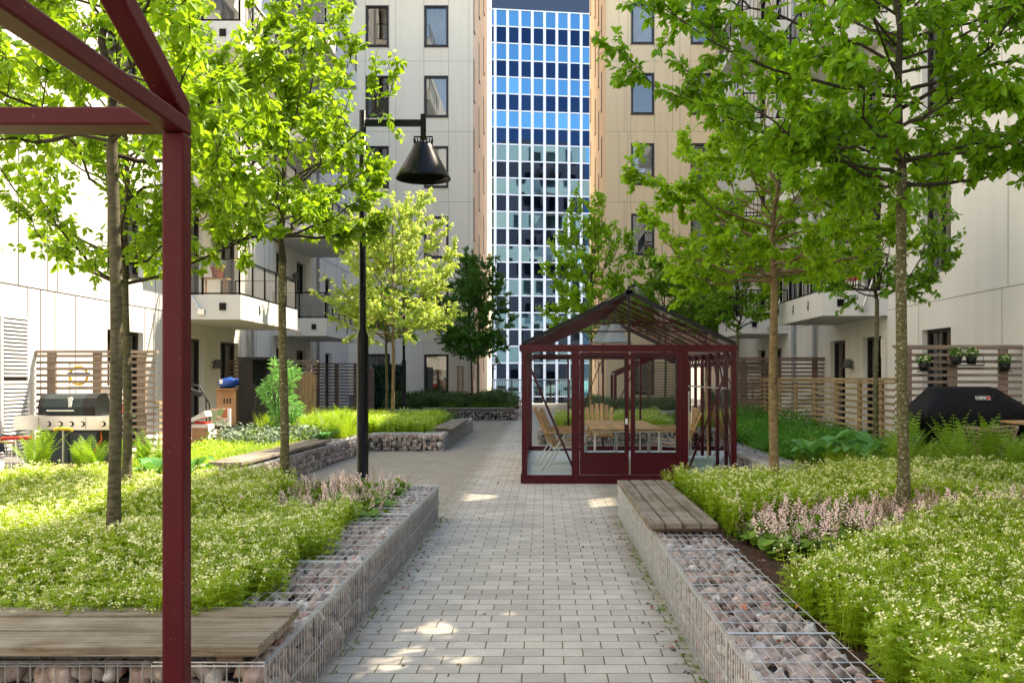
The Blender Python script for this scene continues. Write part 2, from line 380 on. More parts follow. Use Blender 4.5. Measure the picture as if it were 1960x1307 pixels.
def curtain(mb, g, a, c, e, f, d):
    k = max(6, int((c - a) / .05)); mb.m('curtain')
    for i in range(k):
        p, q = a + (c - a) * i / k, a + (c - a) * (i + 1) / k
        da, db = d + .025 * (i % 2), d + .025 * ((i + 1) % 2)
        mb.add([g(p, e, da), g(q, e, db), g(q, f, db), g(p, f, da)], [(0, 1, 2, 3)])
wrnd = random.Random(3)
def window(parent, O, u, n, a, c, e, f, depth=.14, door=False, fw=.065, proud=None, mull=True, drape=None, out=None):
    O = Vector(O); g = lambda p, q, d=0: O + u * p + Z_ * q + n * d
    w_ = MB().m('frame_brown'); n0, n1 = -depth - .02, (-depth + .05 if proud is None else proud)
    w_.ubox(O, u, n, a, a + fw, e, f, n0, n1); w_.ubox(O, u, n, c - fw, c, e, f, n0, n1)
    w_.ubox(O, u, n, a + fw, c - fw, f - fw, f, n0, n1); w_.ubox(O, u, n, a + fw, c - fw, e, e + fw, n0, n1)
    if mull and c - a > 1.1: m_ = a + (c - a) * .5; w_.ubox(O, u, n, m_ - fw / 2, m_ + fw / 2, e + fw, f - fw, n0, n1 - .005)
    if not door: w_.ubox(O, u, n, a - .02, c + .02, e - .03, e - .002, -depth, .045)
    fr = w_.build('door' if door else 'window', parent)
    pn = MB().m('glass_window'); dd = (n0 + n1) / 2 - .01
    pn.quad(g(a + fw, e + fw, dd), g(c - fw, e + fw, dd), g(c - fw, f - fw, dd), g(a + fw, f - fw, dd)); pn.build('pane', fr)
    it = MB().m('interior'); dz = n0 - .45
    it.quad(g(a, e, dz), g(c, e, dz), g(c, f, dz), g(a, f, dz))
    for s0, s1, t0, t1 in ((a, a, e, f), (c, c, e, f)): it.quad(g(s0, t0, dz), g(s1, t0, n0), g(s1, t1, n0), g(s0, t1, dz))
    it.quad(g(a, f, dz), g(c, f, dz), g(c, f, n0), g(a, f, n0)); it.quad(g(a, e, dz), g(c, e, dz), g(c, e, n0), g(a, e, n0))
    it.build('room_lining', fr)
    r = wrnd.random() if drape is None else drape
    cm = MB(); wd = c - a - 2 * fw
    if r > .45:
        if r > .8: curtain(cm, g, a + fw, c - fw, e + fw, f - fw, n0 - .12)
        else:
            curtain(cm, g, a + fw, a + fw + wd * .32, e + fw, f - fw, n0 - .12); curtain(cm, g, c - fw - wd * .28, c - fw, e + fw, f - fw, n0 - .12)
        cm.build('curtain', fr)
    return fr

# ---- left block facing the camera
tA = thing('apartment_block', 'tall beige panelled apartment block left of the glass office tower gap', 'building', (-8.3, YA, 0))
HA = 33.6; A0 = Vector((-8.3, YA, 0)); WA = 8.3 - 3.01
ops = []
for k_ in range(10):
    for a, c in ((.72, 1.70), (3.215, 4.24)): ops.append((a, c, 3.6 + 3 * k_, 5.36 + 3 * k_))
ops.append((3.215, 4.24, .80, 2.48)); ops.append((.35, 1.75, .76, 2.5))
wb = MB(); hs = [2.98 + 3 * i for i in range(10)]
vs_ = [(3.2, .76, HA), (4.255, .76, HA), (5.12, .76, HA), (2.0, .76, HA), (.7, 3, HA), (1.72, 3, HA)]
wall(wb, A0, X_, -Y_, WA, HA, ops, .10, 'panel_beige', hs, vs_, v0=.76)
wb.m('plinth').box(-8.3, -3.05, YA + .02, YA + .3, 0, .755)
# side towards the gap
SA = Vector((-3.01, YA, 0)); side = []
for k_ in range(11):
    for yy, off in ((.45, .55), (3.6, -.6), (7.0, .9), (11.6, 0)): side.append((yy, yy + .42, .9 + off + 3 * k_, 2.75 + off + 3 * k_))
wall(wb, SA, Y_, X_, YE - YA, HA, side, .10, 'panel_beige_bounce', [2.98 + 3 * i for i in range(10)], [(x, .3, HA) for x in (.2, 1.5, 3.2, 4.8, 6.6, 8.4, 10, 12.4)], v0=.3)
wb.m('plinth').quad((-3.01, YA, 0), (-3.01, YE, 0), (-3.01, YE, .3), (-3.01, YA, .3))
wb.m('panel_beige').quad((-14, YE, -7), (-3.01, YE, -7), (-3.01, YE, HA), (-14, YE, HA))
wb.m('roof').quad((-14, YA, HA), (-3.01, YA, HA), (-3.01, YE, HA), (-14, YE, HA)); wb.m('panel_beige').quad((-14, YA, 0), (-8.3, YA, 0), (-8.3, YA, HA), (-14, YA, HA))
wb.build('wall', tA)
for i, o in enumerate(ops):
    window(tA, A0, X_, -Y_, *o, depth=.10, proud=.012, fw=.085, mull=False, drape=.95 if i in (7, 9, 11, 5) else None)
for o in side: window(tA, SA, Y_, X_, *o, depth=.10, proud=.004, fw=.06, mull=False, drape=0)
# ---- right block facing the camera
tB = thing('apartment_block', 'tall peach panelled apartment block right of the glass office tower gap', 'building', (2.68, YA, 0))
B0 = Vector((2.68, YA, 0)); ops = []
for k_ in range(10):
    for a, c in ((1.07, 2.05), (3.62, 4.6)): ops.append((a, c, 3.72 + 3 * k_, 5.48 + 3 * k_))
ops.append((1.07, 2.05, .8, 2.5)); wb = MB()
vs_ = []
for i in range(11):
    lo, hi = (2.98 + 3 * (i - 1), 2.98 + 3 * i); s_ = .0 if i % 2 else .22
    vs_ += [(.55 + s_, lo, hi), (.93 - s_ * .2, lo, hi), (1.05, lo, hi), (2.07, lo, hi), (2.62 + s_, lo, hi), (3.15, lo, hi), (3.6, lo, hi)]
wall(wb, B0, X_, -Y_, XR + 6 - 2.68, HA, ops, .10, 'panel_peach', hs, vs_, v0=.5)
wb.m('plinth').box(2.72, XR, YA + .02, YA + .3, 0, .495)
SB = Vector((2.68, YE, 0)); side = []
for k_ in range(11):
    for yy, off in ((1.5, 0), (6.0, 1.1), (9.0, -.4), (11.2, .8)): side.append((yy, yy + .32, .9 + off + 3 * k_, 2.7 + off + 3 * k_))
wall(wb, SB, -Y_, -X_, YE - YA, HA, side, .10, 'panel_peach_bounce', hs, [(x, .3, HA) for x in (1.2, 3.1, 5.2, 7.3, 8.6, 12.1, 13.4)], v0=0)
# back with windows and loggias (mirrored in the office tower)
bops = []
for k_ in range(-2, 10):
    for a, c in ((1.2, 2.3), (3.6, 5.6), (7.2, 8.3), (9.4, 10.5)): bops.append((a, c, 3.7 + 3 * k_, 5.5 + 3 * k_))
wall(wb, (16, YE, 0), -X_, Y_, 16 - 2.68, HA, bops, .10, 'panel_back', hs, [(x, 0, HA) for x in (.8, 3, 6, 9, 12)], v0=-7)
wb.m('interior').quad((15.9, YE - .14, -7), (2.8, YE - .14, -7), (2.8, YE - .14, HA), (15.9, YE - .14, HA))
wb.m('panel_white').quad((16, YA, 0), (16, YE, 0), (16, YE, HA), (16, YA, HA))
for k_ in range(-2, 10): wb.m('panel_back').box(10.2, 12.6, YE + .02, YE + 1.3, 2.6 + 3 * k_, 3.4 + 3 * k_)
wb.m('roof').quad((2.68, YA, HA), (16, YA, HA), (16, YE, HA), (2.68, YE, HA))
wb.build('wall', tB)
for i, o in enumerate(ops): window(tB, B0, X_, -Y_, *o, depth=.10, proud=.012, fw=.085, mull=False, drape=(.9, .6, .2, .85)[i % 4])
for o in side: window(tB, SB, -Y_, -X_, *o, depth=.10, proud=.02, fw=.06, mull=False, drape=0)

def balcony(parent, face_x, sgn, y0, y1, zb, out, solid=False, thin=False):
    """slab with a deep parapet band, railing with mesh or bars, wall stay. sgn +1 sticks out towards +X"""
    s = MB().m('concrete'); xo = face_x + sgn * out; t = .54
    s.box(face_x - sgn * .0, xo, y0, y1, zb, zb + t)
    s.m('black_metal')
    dy = y1 - y0; xs = xo + sgn * .002
    for fy in (.28, .62): s.box(xo, xo + sgn * .02, y0 + dy * fy, y0 + dy * fy + .025, zb + .18, zb + .40); s.box(xo, xo + sgn * .02, y0 + dy * fy + .025, y0 + dy * fy + .13, zb + .26, zb + .275)
    s.box(xo - sgn * .32, xo - sgn * .46, y0 - .03, y0, zb + .2, zb + .36)
    o = s.build('balcony', parent)
    r = MB().m('black_metal'); zt = zb + t; zr = zt + .78
    for (p, q) in (((face_x, y0 + .04), (xo - sgn * .04, y0 + .04)), ((xo - sgn * .04, y0 + .04), (xo - sgn * .04, y1 - .04)), ((xo - sgn * .04, y1 - .04), (face_x, y1 - .04))):
        r.bar((*p, zr), (*q, zr), .05, .035); r.bar((*p, zt + .03), (*q, zt + .03), .035)
        L = math.dist(p, q)
        m_ = max(1, round(L / .92))
        for i in range(m_ + 1):
            a = i / m_; r.bar((p[0] + (q[0] - p[0]) * a, p[1] + (q[1] - p[1]) * a, zt), (p[0] + (q[0] - p[0]) * a, p[1] + (q[1] - p[1]) * a, zr), .035)
        if thin:
            m_ = int(L / .11)
            for i in range(m_):
                a = i / m_; r.bar((p[0] + (q[0] - p[0]) * a, p[1] + (q[1] - p[1]) * a, zt), (p[0] + (q[0] - p[0]) * a, p[1] + (q[1] - p[1]) * a, zr), .014)
    r.build('railing', o)
    if not thin:
        q_ = MB().m('mesh_panel'); xx = xo - sgn * .045
        q_.quad((face_x, y0 + .045, zt + .05), (xx, y0 + .045, zt + .05), (xx, y0 + .045, zr - .03), (face_x, y0 + .045, zr - .03))
        q_.quad((xx, y0 + .05, zt + .05), (xx, y1 - .05, zt + .05), (xx, y1 - .05, zr - .03), (xx, y0 + .05, zr - .03)); q_.build('mesh_screen', o)
    st = MB().m('steel'); st.tube([(face_x + sgn * .25, y0 - .05, zb + 1.05), (xo - sgn * .85, y0 - .05, zb + .16)], .022, 6)
    st.box(xo - sgn * .78, xo - sgn * .92, y0 - .07, y0 - .003, zb + .1, zb + .22); st.build('stay_rod', o)
    return o
def wall_lamp(parent, x, sgn, y, z):
    l_ = MB().m('wall_grey'); l_.lathe([(0, .0), (.12, 0), (.085, .22), (0, .22)], (x + sgn * .14, y, z), 10)
    l_.bar((x, y, z + .15), (x + sgn * .14, y, z + .15), .03); l_.build('wall_lamp', parent)

# ---- left wing (sunlit)
def wing(t, O, u, n, W, H, y_of, cols, sgn, out, seams, thin, jm='joint', sw=.011):
    ops, kinds = [], []
    for lv in range(int((H - 1) // 3)):
        for (a, c, kd) in cols:
            if lv == 0: o = (a, c, .05, 2.42); d = True
            elif kd == 'win': o = (a, c, .55 + 3 * lv, 2.3 + 3 * lv); d = False
            else: o = (a, c, .35 + 3 * lv, 2.42 + 3 * lv); d = True
            ops.append(o); kinds.append(d)
    m_ = MB(); wall(m_, O, u, n, W, H, ops, .16, 'panel_white', [2.95 + 3 * i for i in range(int(H // 3))], seams, jm=jm, sw=sw)
    return m_, ops, kinds
tL = thing('apartment_wing', 'white panelled wing with balconies in full sun on the left side', 'building', (XL, 0, 0))
HL = 24; OL = Vector((XL, -14, 0)); yl = lambda y: y + 14
cols = [(yl(17.7), yl(19.3), 'win'), (yl(21.4), yl(22.7), 'd'), (yl(23.9), yl(25.3), 'd'), (yl(28.9), yl(30.1), 'd'), (yl(31.3), yl(32.5), 'd'), (yl(35.4), yl(36.4), 'win')]
rs = random.Random(5); seams = []
for y in (10.2, 12.1, 14.95, 15.35, 15.8, 16.5, 17.65, 19.35, 19.8, 20.3, 21.2, 25.45, 26.2, 26.9, 27.6, 28.3, 33.4, 34.1, 34.8, 35.3, 36.5, 37.4, 38.3, 39):
    for lv in range(9):
        if rs.random() < .75: seams.append((yl(y) + (rs.uniform(-.25, .25) if lv % 2 else 0), max(0, 3 * lv - .05), 3 * lv + 2.95))
m_, ops, kd = wing(tL, OL, Y_, X_, 14 + YA, HL, yl, cols, 1, 1.7, seams, False, 'joint_dark', .02)
m_.m('panel_white').quad((-14, -14, 0), (XL, -14, 0), (XL, -14, HL), (-14, -14, HL)); m_.m('roof').quad((-14, -14, HL), (XL, -14, HL), (XL, YA, HL), (-14, YA, HL))
m_.build('wall', tL)
for o, d in zip(ops, kd): window(tL, OL, Y_, X_, *o, depth=.16, door=d)
for lv in range(7):
    for y0, y1 in ((20.4, 25.1), (28.5, 33.2)): balcony(tL, XL, 1, y0, y1, 2.77 + 3 * lv, 1.66)
for y in (23.3, 30.7):
    for lv in range(4): wall_lamp(tL, XL, 1, y, 1.72 + 3 * lv)
for y in (26.0, 26.35, 34.0):
    p_ = MB().m('grey_pipe'); p_.tube([(XL + .08, y, 0), (XL + .08, y, HL)], .05, 8); p_.build('downpipe', tL)
v_ = MB().m('plastic_white')
v_.box(XL, XL + .03, 14.2, 14.25, .3, 2.46); v_.box(XL, XL + .03, 14.93, 14.98, .3, 2.46); v_.box(XL, XL + .03, 14.25, 14.93, 2.42, 2.46); v_.box(XL, XL + .03, 14.25, 14.93, 1.40, 1.44); v_.box(XL, XL + .03, 14.25, 14.93, .3, .34)
v_.m('interior').quad((XL + .006, 14.25, .34), (XL + .006, 14.93, .34), (XL + .006, 14.93, 2.42), (XL + .006, 14.25, 2.42))
v_.m('plastic_white')
for i in range(34):
    z = .37 + i * .06
    if abs(z - 1.42) > .04: v_.hexa([(XL + .01, 14.25, z + .035), (XL + .045, 14.25, z), (XL + .045, 14.93, z), (XL + .01, 14.93, z + .035), (XL + .01, 14.25, z + .047), (XL + .045, 14.25, z + .012), (XL + .045, 14.93, z + .012), (XL + .01, 14.93, z + .047)])
v_.build('louvre_vent', tL)
# ---- right wing (shade)
tR = thing('apartment_wing', 'white panelled wing with balconies in shade on the right side', 'building', (XR, 0, 0))
HR = 16.7; OR = Vector((XR, YA, 0)); yr = lambda y: YA - y
cols = [(yr(18.3), yr(17.0), 'win'), (yr(21.7), yr(20.5), 'd'), (yr(24.15), yr(22.95), 'd'), (yr(30.2), yr(29.1), 'd'), (yr(32.3), yr(31.2), 'd'), (yr(36.3), yr(35.5), 'win')]
seams = []
for y in (9.5, 11.6, 13.4, 14.2, 15.1, 16.2, 18.45, 19.6, 20.2, 24.9, 25.9, 27.1, 28.3, 33, 34.2, 35.3, 36.6, 37.8):
    for lv in range(6):
        if rs.random() < .6: seams.append((yr(y) + (rs.uniform(-.3, .3) if lv % 2 else 0), max(0, 3 * lv - .05), 3 * lv + 2.95))
m_ = None
_w = wall
SUN_HOLES = [(yr(11.5), yr(10.35), 11.4, 12.7), (yr(18.3), yr(17.1), 12.0, 12.75), (yr(16.3), yr(15.5), 9.8, 10.5)]  # unseen openings added high up to throw sun patches on the path
def wall(mb, O, u, n, W, H, ops, *a, **k):
    ops[:] = [o for o in ops if not (o[2] > 9 and o[0] > yr(18.4))]
    return _w(mb, O, u, n, W, H, ops + SUN_HOLES, *a, **k)
m_, ops, kd = wing(tR, OR, -Y_, -X_, YA + 14, HR, yr, cols, -1, 1.4, seams, True)
wall = _w
m_.m('frame_brown')
for h in SUN_HOLES:
    z = h[2] + .05
    while z < h[3]: m_.ubox(OR, -Y_, -X_, h[0], h[1], z, z + .03, -.087, -.08); z += .085  # added slats that dim the sun coming through the openings
m_.m('roof').quad((XR, 26, HR), (14, 26, HR), (14, YA, HR), (XR, YA, HR)); m_.m('roof').quad((XR, -14, 9.3), (14, -14, 9.3), (14, 26, 9.3), (XR, 26, 9.3)); m_.m('panel_white').quad((14, -14, 0), (14, 26, 0), (14, 26, 9.3), (14, -14, 9.3)); m_.quad((14, 26, 0), (14, YA, 0), (14, YA, HR), (14, 26, HR)); m_.quad((XR, 26, 9.3), (14, 26, 9.3), (14, 26, HR), (XR, 26, HR))  # unseen low roof, stepped so the sun reaches the added openings
m_.build('wall', tR)
for o, d in zip(ops, kd): window(tR, OR, -Y_, -X_, *o, depth=.16, door=d)
for lv in range(5):
    for y0, y1 in ((20.1, 23.8), (28.3, 32)): balcony(tR, XR, -1, y0, y1, 2.87 + 3 * lv - .04, 1.42, thin=True)
for lv in range(3): wall_lamp(tR, XR, -1, 22.35, 1.72 + 3 * lv)
for y in (25.25, 27.4): p_ = MB().m('grey_pipe'); p_.tube([(XR - .09, y, 0), (XR - .09, y, HR)], .06, 8); p_.build('downpipe', tR)
# ---- block behind the camera closes the courtyard (seen only mirrored in panes)
tC = thing('apartment_wing', 'white panelled wing closing the courtyard, mirrored in the window panes', 'building', (0, -16, 0))
m_ = MB(); wall(m_, (14, -16, 0), -X_, Y_, 28, 12, [(a, a + 1.2, .6 + 3 * k_, 2.4 + 3 * k_) for a in (2, 6, 9, 13, 17, 20, 24) for k_ in range(4)], .14, 'panel_white', [2.95 + 3 * i for i in range(4)])
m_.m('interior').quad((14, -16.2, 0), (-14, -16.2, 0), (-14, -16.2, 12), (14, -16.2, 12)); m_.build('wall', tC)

# ---- office tower behind the gap
tO = thing('office_tower', 'glass office tower with white grid of mullions behind the gap', 'building', (0, 90, -7))
th = R(7.6); ut = Vector((math.cos(th), math.sin(th), 0)); nn = Vector((math.sin(th), -math.cos(th), 0)); OT = Vector((-.2, 90, 0))
pw, ph = 1.197, 1.618; ztop = 36.85
gr = MB().m('tower_white'); i0, i1 = -9, 12
zrows = [ztop - ph * i for i in range(0, 28)]
for i in range(i0, i1 + 1): gr.ubox(OT, ut, nn, i * pw - .13 + .31, i * pw + .13 + .31, -7, ztop, 0, .10)
for j, z in enumerate(zrows): gr.ubox(OT, ut, nn, i0 * pw, i1 * pw + .44, z - .055, z + .055, 0, .075)
gr.m('tower_band').ubox(OT, ut, nn, i0 * pw, i1 * pw + .44, ztop + .06, ztop + 3, -.2, .06)
gr.m('tower_white').ubox(OT, ut, nn, i0 * pw, i1 * pw + .44, ztop + 3, ztop + 4, -.3, .08)
gr.m('tower_band').hexa([OT + ut * (i0 * pw) + nn * -.3 + Vector((0, 0, -7)), OT + ut * (i1 * pw + .44) + nn * -.3 + Vector((0, 0, -7)), OT + ut * (i1 * pw) - nn * 14 + Vector((0, 0, -7)), OT + ut * (i0 * pw) - nn * 14 + Vector((0, 0, -7)),
       OT + ut * (i0 * pw) + nn * -.3 + Vector((0, 0, ztop + 3.9)), OT + ut * (i1 * pw + .44) + nn * -.3 + Vector((0, 0, ztop + 3.9)), OT + ut * (i1 * pw) - nn * 14 + Vector((0, 0, ztop + 3.9)), OT + ut * (i0 * pw) - nn * 14 + Vector((0, 0, ztop + 3.9))])
gr.build('wall_grid', tO)
rest = {'window': MB().m('glass_sky'), 'spandrel': MB().m('glass_navy')}
rr = random.Random(9)
for j in range(len(zrows) - 1):
    kind = 'window' if j % 2 == 0 else 'spandrel'; mt = 'glass_sky' if j % 2 == 0 else 'glass_navy'
    for i in range(i0, i1):
        vis = -5 <= i <= 3 and j < 24 and not (i == -5 and j > 14)
        pb = MB().m(mt) if vis else rest[kind]
        a, c = i * pw + .30, (i + 1) * pw + .32; t1, t2 = rr.uniform(-.009, .009), rr.uniform(-.008, .008)
        g = lambda p, q, d: OT + ut * p + Z_ * q + nn * d
        pb.quad(g(a, zrows[j + 1], 0 + t1), g(c, zrows[j + 1], -t1), g(c, zrows[j], t2 - t1), g(a, zrows[j], t2 + t1))
        if vis: pb.build(kind, tO)
for kk, mb_ in rest.items():
    o = mb_.build(kk, tO); o['kind'] = 'stuff'

# ---- railing at the terrace edge
tRail = thing('railing', 'long black bar railing along the far terrace edge before the office tower', 'railing', (0, YE - .1, 0))
fr = MB().m('frame_brown'); yb = YE - .15
fr.bar((-3.0, yb, 1.34), (2.67, yb, 1.34), .06, .05); fr.bar((-3.0, yb, .12), (2.67, yb, .12), .04)
fr.build('rail', tRail)
for i in range(6): p_ = MB().m('frame_brown'); x = -2.95 + i * 1.12; p_.bar((x, yb, 0), (x, yb, 1.34), .06); p_.build('post', tRail)
p_ = MB().m('frame_brown')
for i in range(48): x = -2.95 + i * .118; p_.bar((x, yb, .12), (x, yb, 1.32), .022)
p_.build('bars', tRail)

# ================================================================ planters
def ico(sub):
    import bmesh
    bm = bmesh.new(); bmesh.ops.create_icosphere(bm, subdivisions=sub, radius=1)
    v = np.array([x.co[:] for x in bm.verts]); f = np.array([[x.index for x in q.verts] for q in bm.faces]); bm.free(); return v, f
IV, IF = ico(2)
def hull_rocks(n, npt, seed):
    import bmesh
    rg = np.random.default_rng(seed); out = []
    for i in range(n):
        d = rg.normal(size=(npt, 3)); d /= np.linalg.norm(d, axis=1)[:, None]; d *= rg.uniform(.78, 1.12, (npt, 1)) * rg.uniform(.75, 1.35, 3)
        bm = bmesh.new()
        for p_ in d: bm.verts.new(p_)
        bmesh.ops.convex_hull(bm, input=bm.verts); bmesh.ops.triangulate(bm, faces=bm.faces)
        for v_ in [q for q in bm.verts if not q.link_faces]: bm.verts.remove(v_)
        bm.verts.index_update(); out.append((np.array([x.co[:] for x in bm.verts]), np.array([[x.index for x in q.verts] for q in bm.faces]))); bm.free()
    return out
RV = hull_rocks(24, 15, 1); RV1 = hull_rocks(14, 9, 2)
def np_mesh(name, V, F, mat, parent, origin, smooth=False):
    me = bpy.data.meshes.new(name); k = F.shape[1]
    me.vertices.add(len(V)); me.vertices.foreach_set('co', (V - np.array(origin)).astype(np.float32).ravel())
    me.loops.add(F.size); me.loops.foreach_set('vertex_index', F.astype(np.int32).ravel())
    me.polygons.add(len(F)); me.polygons.foreach_set('loop_start', np.arange(0, F.size, k, dtype=np.int32))
    if smooth: me.polygons.foreach_set('use_smooth', np.ones(len(F), bool))
    me.materials.append(M[mat]); me.update(calc_edges=True); me.validate()
    o = bpy.data.objects.new(name, me); C.objects.link(o)
    if parent: o.parent = parent
    else: o.location = origin
    return o
def rocks(centres, sizes, far, seed, parent, origin):
    rg = np.random.default_rng(seed); vars_ = RV1 if far else RV
    VV, FF, off = [], [], 0
    for c, s in zip(centres, sizes):
        q = rg.normal(size=4); q /= np.linalg.norm(q); w_, x, y, z = q
        Rm = np.array([[1 - 2 * (y * y + z * z), 2 * (x * y - z * w_), 2 * (x * z + y * w_)], [2 * (x * y + z * w_), 1 - 2 * (x * x + z * z), 2 * (y * z - x * w_)], [2 * (x * z - y * w_), 2 * (y * z + x * w_), 1 - 2 * (x * x + y * y)]])
        v0, F0 = vars_[rg.integers(len(vars_))]; v = v0 @ Rm.T * s * 1.06 + c; VV.append(v); FF.append(F0 + off); off += len(v)
    o = np_mesh('stone_fill', np.concatenate(VV), np.concatenate(FF), 'gabion_stone', parent, origin); o['kind'] = 'stuff'
def gabion(label, p, q, width, z1=.357, faces='otef', far=False, pitch=.080, seed=0, wr=.0031, group='stone filled wire gabion walls'):
    """p->q is the outer face line (2D), width to the LEFT of p->q."""
    p, q = Vector((*p, 0)), Vector((*q, 0)); L = (q - p).length; u = (q - p).normalized(); n = Vector((-u.y, u.x, 0))
    t = thing('gabion_wall', label, 'gabion wall', p, group)
    rg = random.Random(seed); cs, sz = [], []
    g = lambda a, c, z: p + u * a + n * c + Z_ * z
    sc = pitch / .088 * .96
    def patch(A, B, fn):
        na, nb = max(1, round(A / pitch)), max(1, round(B / (pitch * .92)))
        for i in range(na):
            for j in range(nb):
                a = (i + .5 + rg.uniform(-.28, .28)) * A / na; c = (j + .5 + rg.uniform(-.28, .28)) * B / nb
                r = rg.uniform(.034, .064) * sc; cs.append(fn(a, c, r)); sz.append(r)
    ins = .006
    if 'o' in faces: patch(L, z1, lambda a, c, r: g(a, r * .88 + ins + rg.uniform(0, .025), min(max(c, r * .8), z1 - r * .8)))
    if 't' in faces: patch(L, width, lambda a, c, r: g(a, min(max(c, r * .85), width - r * .85), z1 - r * .85 - ins - rg.uniform(0, .022)))
    if 's' in faces: patch(width, z1, lambda a, c, r: g(r * .85 + ins, a, min(max(c, r * .8), z1 - r * .8)))
    if 'e' in faces: patch(width, z1, lambda a, c, r: g(L - r * .85 - ins, a, min(max(c, r * .8), z1 - r * .8)))
    rocks([np.array(c) for c in cs], sz, far, seed, t, tuple(p))
    co = MB().m('gap_shade'); m_ = .075 * sc
    co.hexa([g(m_, m_, 0), g(L - m_, m_, 0), g(L - m_, width - .01, 0), g(m_, width - .01, 0), g(m_, m_, z1 - m_), g(L - m_, m_, z1 - m_), g(L - m_, width - .01, z1 - m_), g(m_, width - .01, z1 - m_)])
    co.build('core', t)
    w_ = MB().m('galvanised'); sp = .05 if not far else .1; e = .004
    wf = wr if not far else .004
    def wob(): return rg.uniform(-.0018, .0018)
    nv = int(L / sp)
    for i in range(nv + 1):
        a = min(i * sp, L)
        if 'o' in faces: w_.tube([g(a + wob(), -e + wob(), .0), g(a + wob(), -e + wob(), z1 + e)], wf, 3)
        if 't' in faces and i % (4 if not far else 2) == 0:
            w_.tube([g(a, -e, z1 + e), g(a + wob() * 2, width, z1 + e)], wf, 3)
    nw = int(width / sp)
    for j in range(nw + 1):
        c = j * sp
        if 't' in faces: w_.tube([g(0, c, z1 + 2 * e), g(L, c, z1 + 2 * e)], wf * .9, 3)
        if 's' in faces: w_.tube([g(-e, c, 0), g(-e, c, z1 + e)], wf, 3)
        if 'e' in faces: w_.tube([g(L + e, c, 0), g(L + e, c, z1 + e)], wf, 3)
    for z in (.02, .185, z1):
        for dk in range(2 if z == z1 else 1):
            zz = z + dk * .012 - .008
            w_.tube([g(-e, -2 * e, zz), g(L / 2, -2 * e - .002, zz + wob() * 2), g(L + e, -2 * e, zz)], wf * 1.15, 3)
            if 's' in faces and dk == 0: w_.tube([g(-2 * e, -e, zz), g(-2 * e, width, zz)], wf * 1.1, 3)
            if 'e' in faces: w_.tube([g(L + 2 * e, -e, zz), g(L + 2 * e, width, zz)], wf * 1.1, 3)
    if 't' in faces and not far:
        for j in range(1, int(L / 2) + 1):
            for dk in (0, .014): w_.tube([g(j * 2 + dk, -e, z1 + 3 * e), g(j * 2 + dk, width, z1 + 3 * e)], wf * 1.2, 3)
            w_.tube([g(j * 2, -2 * e, 0), g(j * 2, -2 * e, z1)], wf * 1.3, 3)
    w_.build('wire_mesh', t)
    return t
# left near planter: outer face on +X side (p->q such that width to the left = -X): going +Y, left is -X
gabion('stone gabion wall along the path, left side nearest the camera', (-1.115, 3.72), (-1.115, 9.84), .45, faces='otse', seed=1)
gabion('stone gabion front wall under the wooden bench behind the red post', (-5.2, 3.72), (-1.57, 3.72), .45, faces='ot', seed=2, pitch=.105)
gabion('stone gabion back wall of the near left planter', (-1.57, 9.84), (-6.5, 9.84), .3, faces='ot', seed=4, pitch=.1)
gabion('stone gabion wall along the path, right side nearest the camera', (.82, 10.12), (.82, 2.2), .47, faces='ots', seed=5)
gabion('stone gabion back wall of the near right planter', (6.4, 10.12), (1.295, 10.12), .3, faces='ot', seed=6, pitch=.1)
gabion('stone gabion wall below the sunlit bench on the left', (-3.76, 11.4), (-3.50, 18.78), .42, faces='ots', far=True, seed=7, pitch=.1)
gabion('pinkish stone gabion wall facing the camera beyond the lamp post', (-3.49, 18.82), (-2.455, 18.82), .42, faces='ot', seed=8, pitch=.105)
gabion('stone gabion wall under the far end of the second planter bench', (-2.03, 18.80), (-1.95, 25.7), .42, faces='otes', seed=9, pitch=.105)
gabion('low stone gabion wall under the long bench in front of the beige block', (-5.4, 32.4), (-.92, 32.4), .5, faces='ote', far=True, seed=10, pitch=.12)
gabion('stone gabion strip beside the right wall of the greenhouse', (2.95, 26), (2.95, 11.2), .45, faces='ote', far=True, seed=11, pitch=.1)
gabion('stone gabion planter wall seen through the greenhouse glass', (-.13, 20.6), (2.9, 20.6), .45, faces='ot', far=True, seed=12, pitch=.1)
gabion('farthest stone gabion wall beyond the greenhouse', (.9, 31.4), (6.8, 31.4), .45, faces='ot', far=True, seed=13, pitch=.12)
gabion('stone gabion side wall of the planter beyond the greenhouse', (-.13, 24.6), (-.13, 21.07), .45, faces='ots', far=True, seed=14, pitch=.12)

def bed(name_label, x0, x1, y0, y1, z=.30, amp=.03):
    nx, ny = max(4, int((x1 - x0) / .25)), max(4, int((y1 - y0) / .25))
    b = MB().m('soil'); vs = []
    for j in range(ny + 1):
        for i in range(nx + 1):
            x, y = x0 + (x1 - x0) * i / nx, y0 + (y1 - y0) * j / ny
            vs.append((x, y, z + amp * noise.noise(Vector((x * .9, y * .9, 0)))))
    fs = [(j * (nx + 1) + i, j * (nx + 1) + i + 1, (j + 1) * (nx + 1) + i + 1, (j + 1) * (nx + 1) + i) for j in range(ny) for i in range(nx)]
    b.add(vs, fs, True)
    tag(b.build('planting_bed', origin=(x0, y0, 0)), name_label, 'planting bed', kind='structure')
bed('dark soil of the near left bed', -6.5, -1.55, 4.15, 9.55)
bed('dark mulch of the near right bed', 1.28, 6.4, 1.5, 9.85)
bed('dark soil of the second left bed', -5.6, -3.98, 13.2, 19)
bed('dark soil in front of the open gas grill', -7.0, -4.1, 10.95, 13.15, z=.28)
bed('dark soil of the third left bed', -7.0, -2.42, 19.2, 26)
bed('dark soil of the far left bed', -5.5, -.95, 32.85, 38.5)
bed('dark soil of the bed right of the greenhouse', 3.38, 6.0, 10.1, 26)
bed('dark soil of the bed behind the greenhouse', .3, 3.0, 20.95, 27)
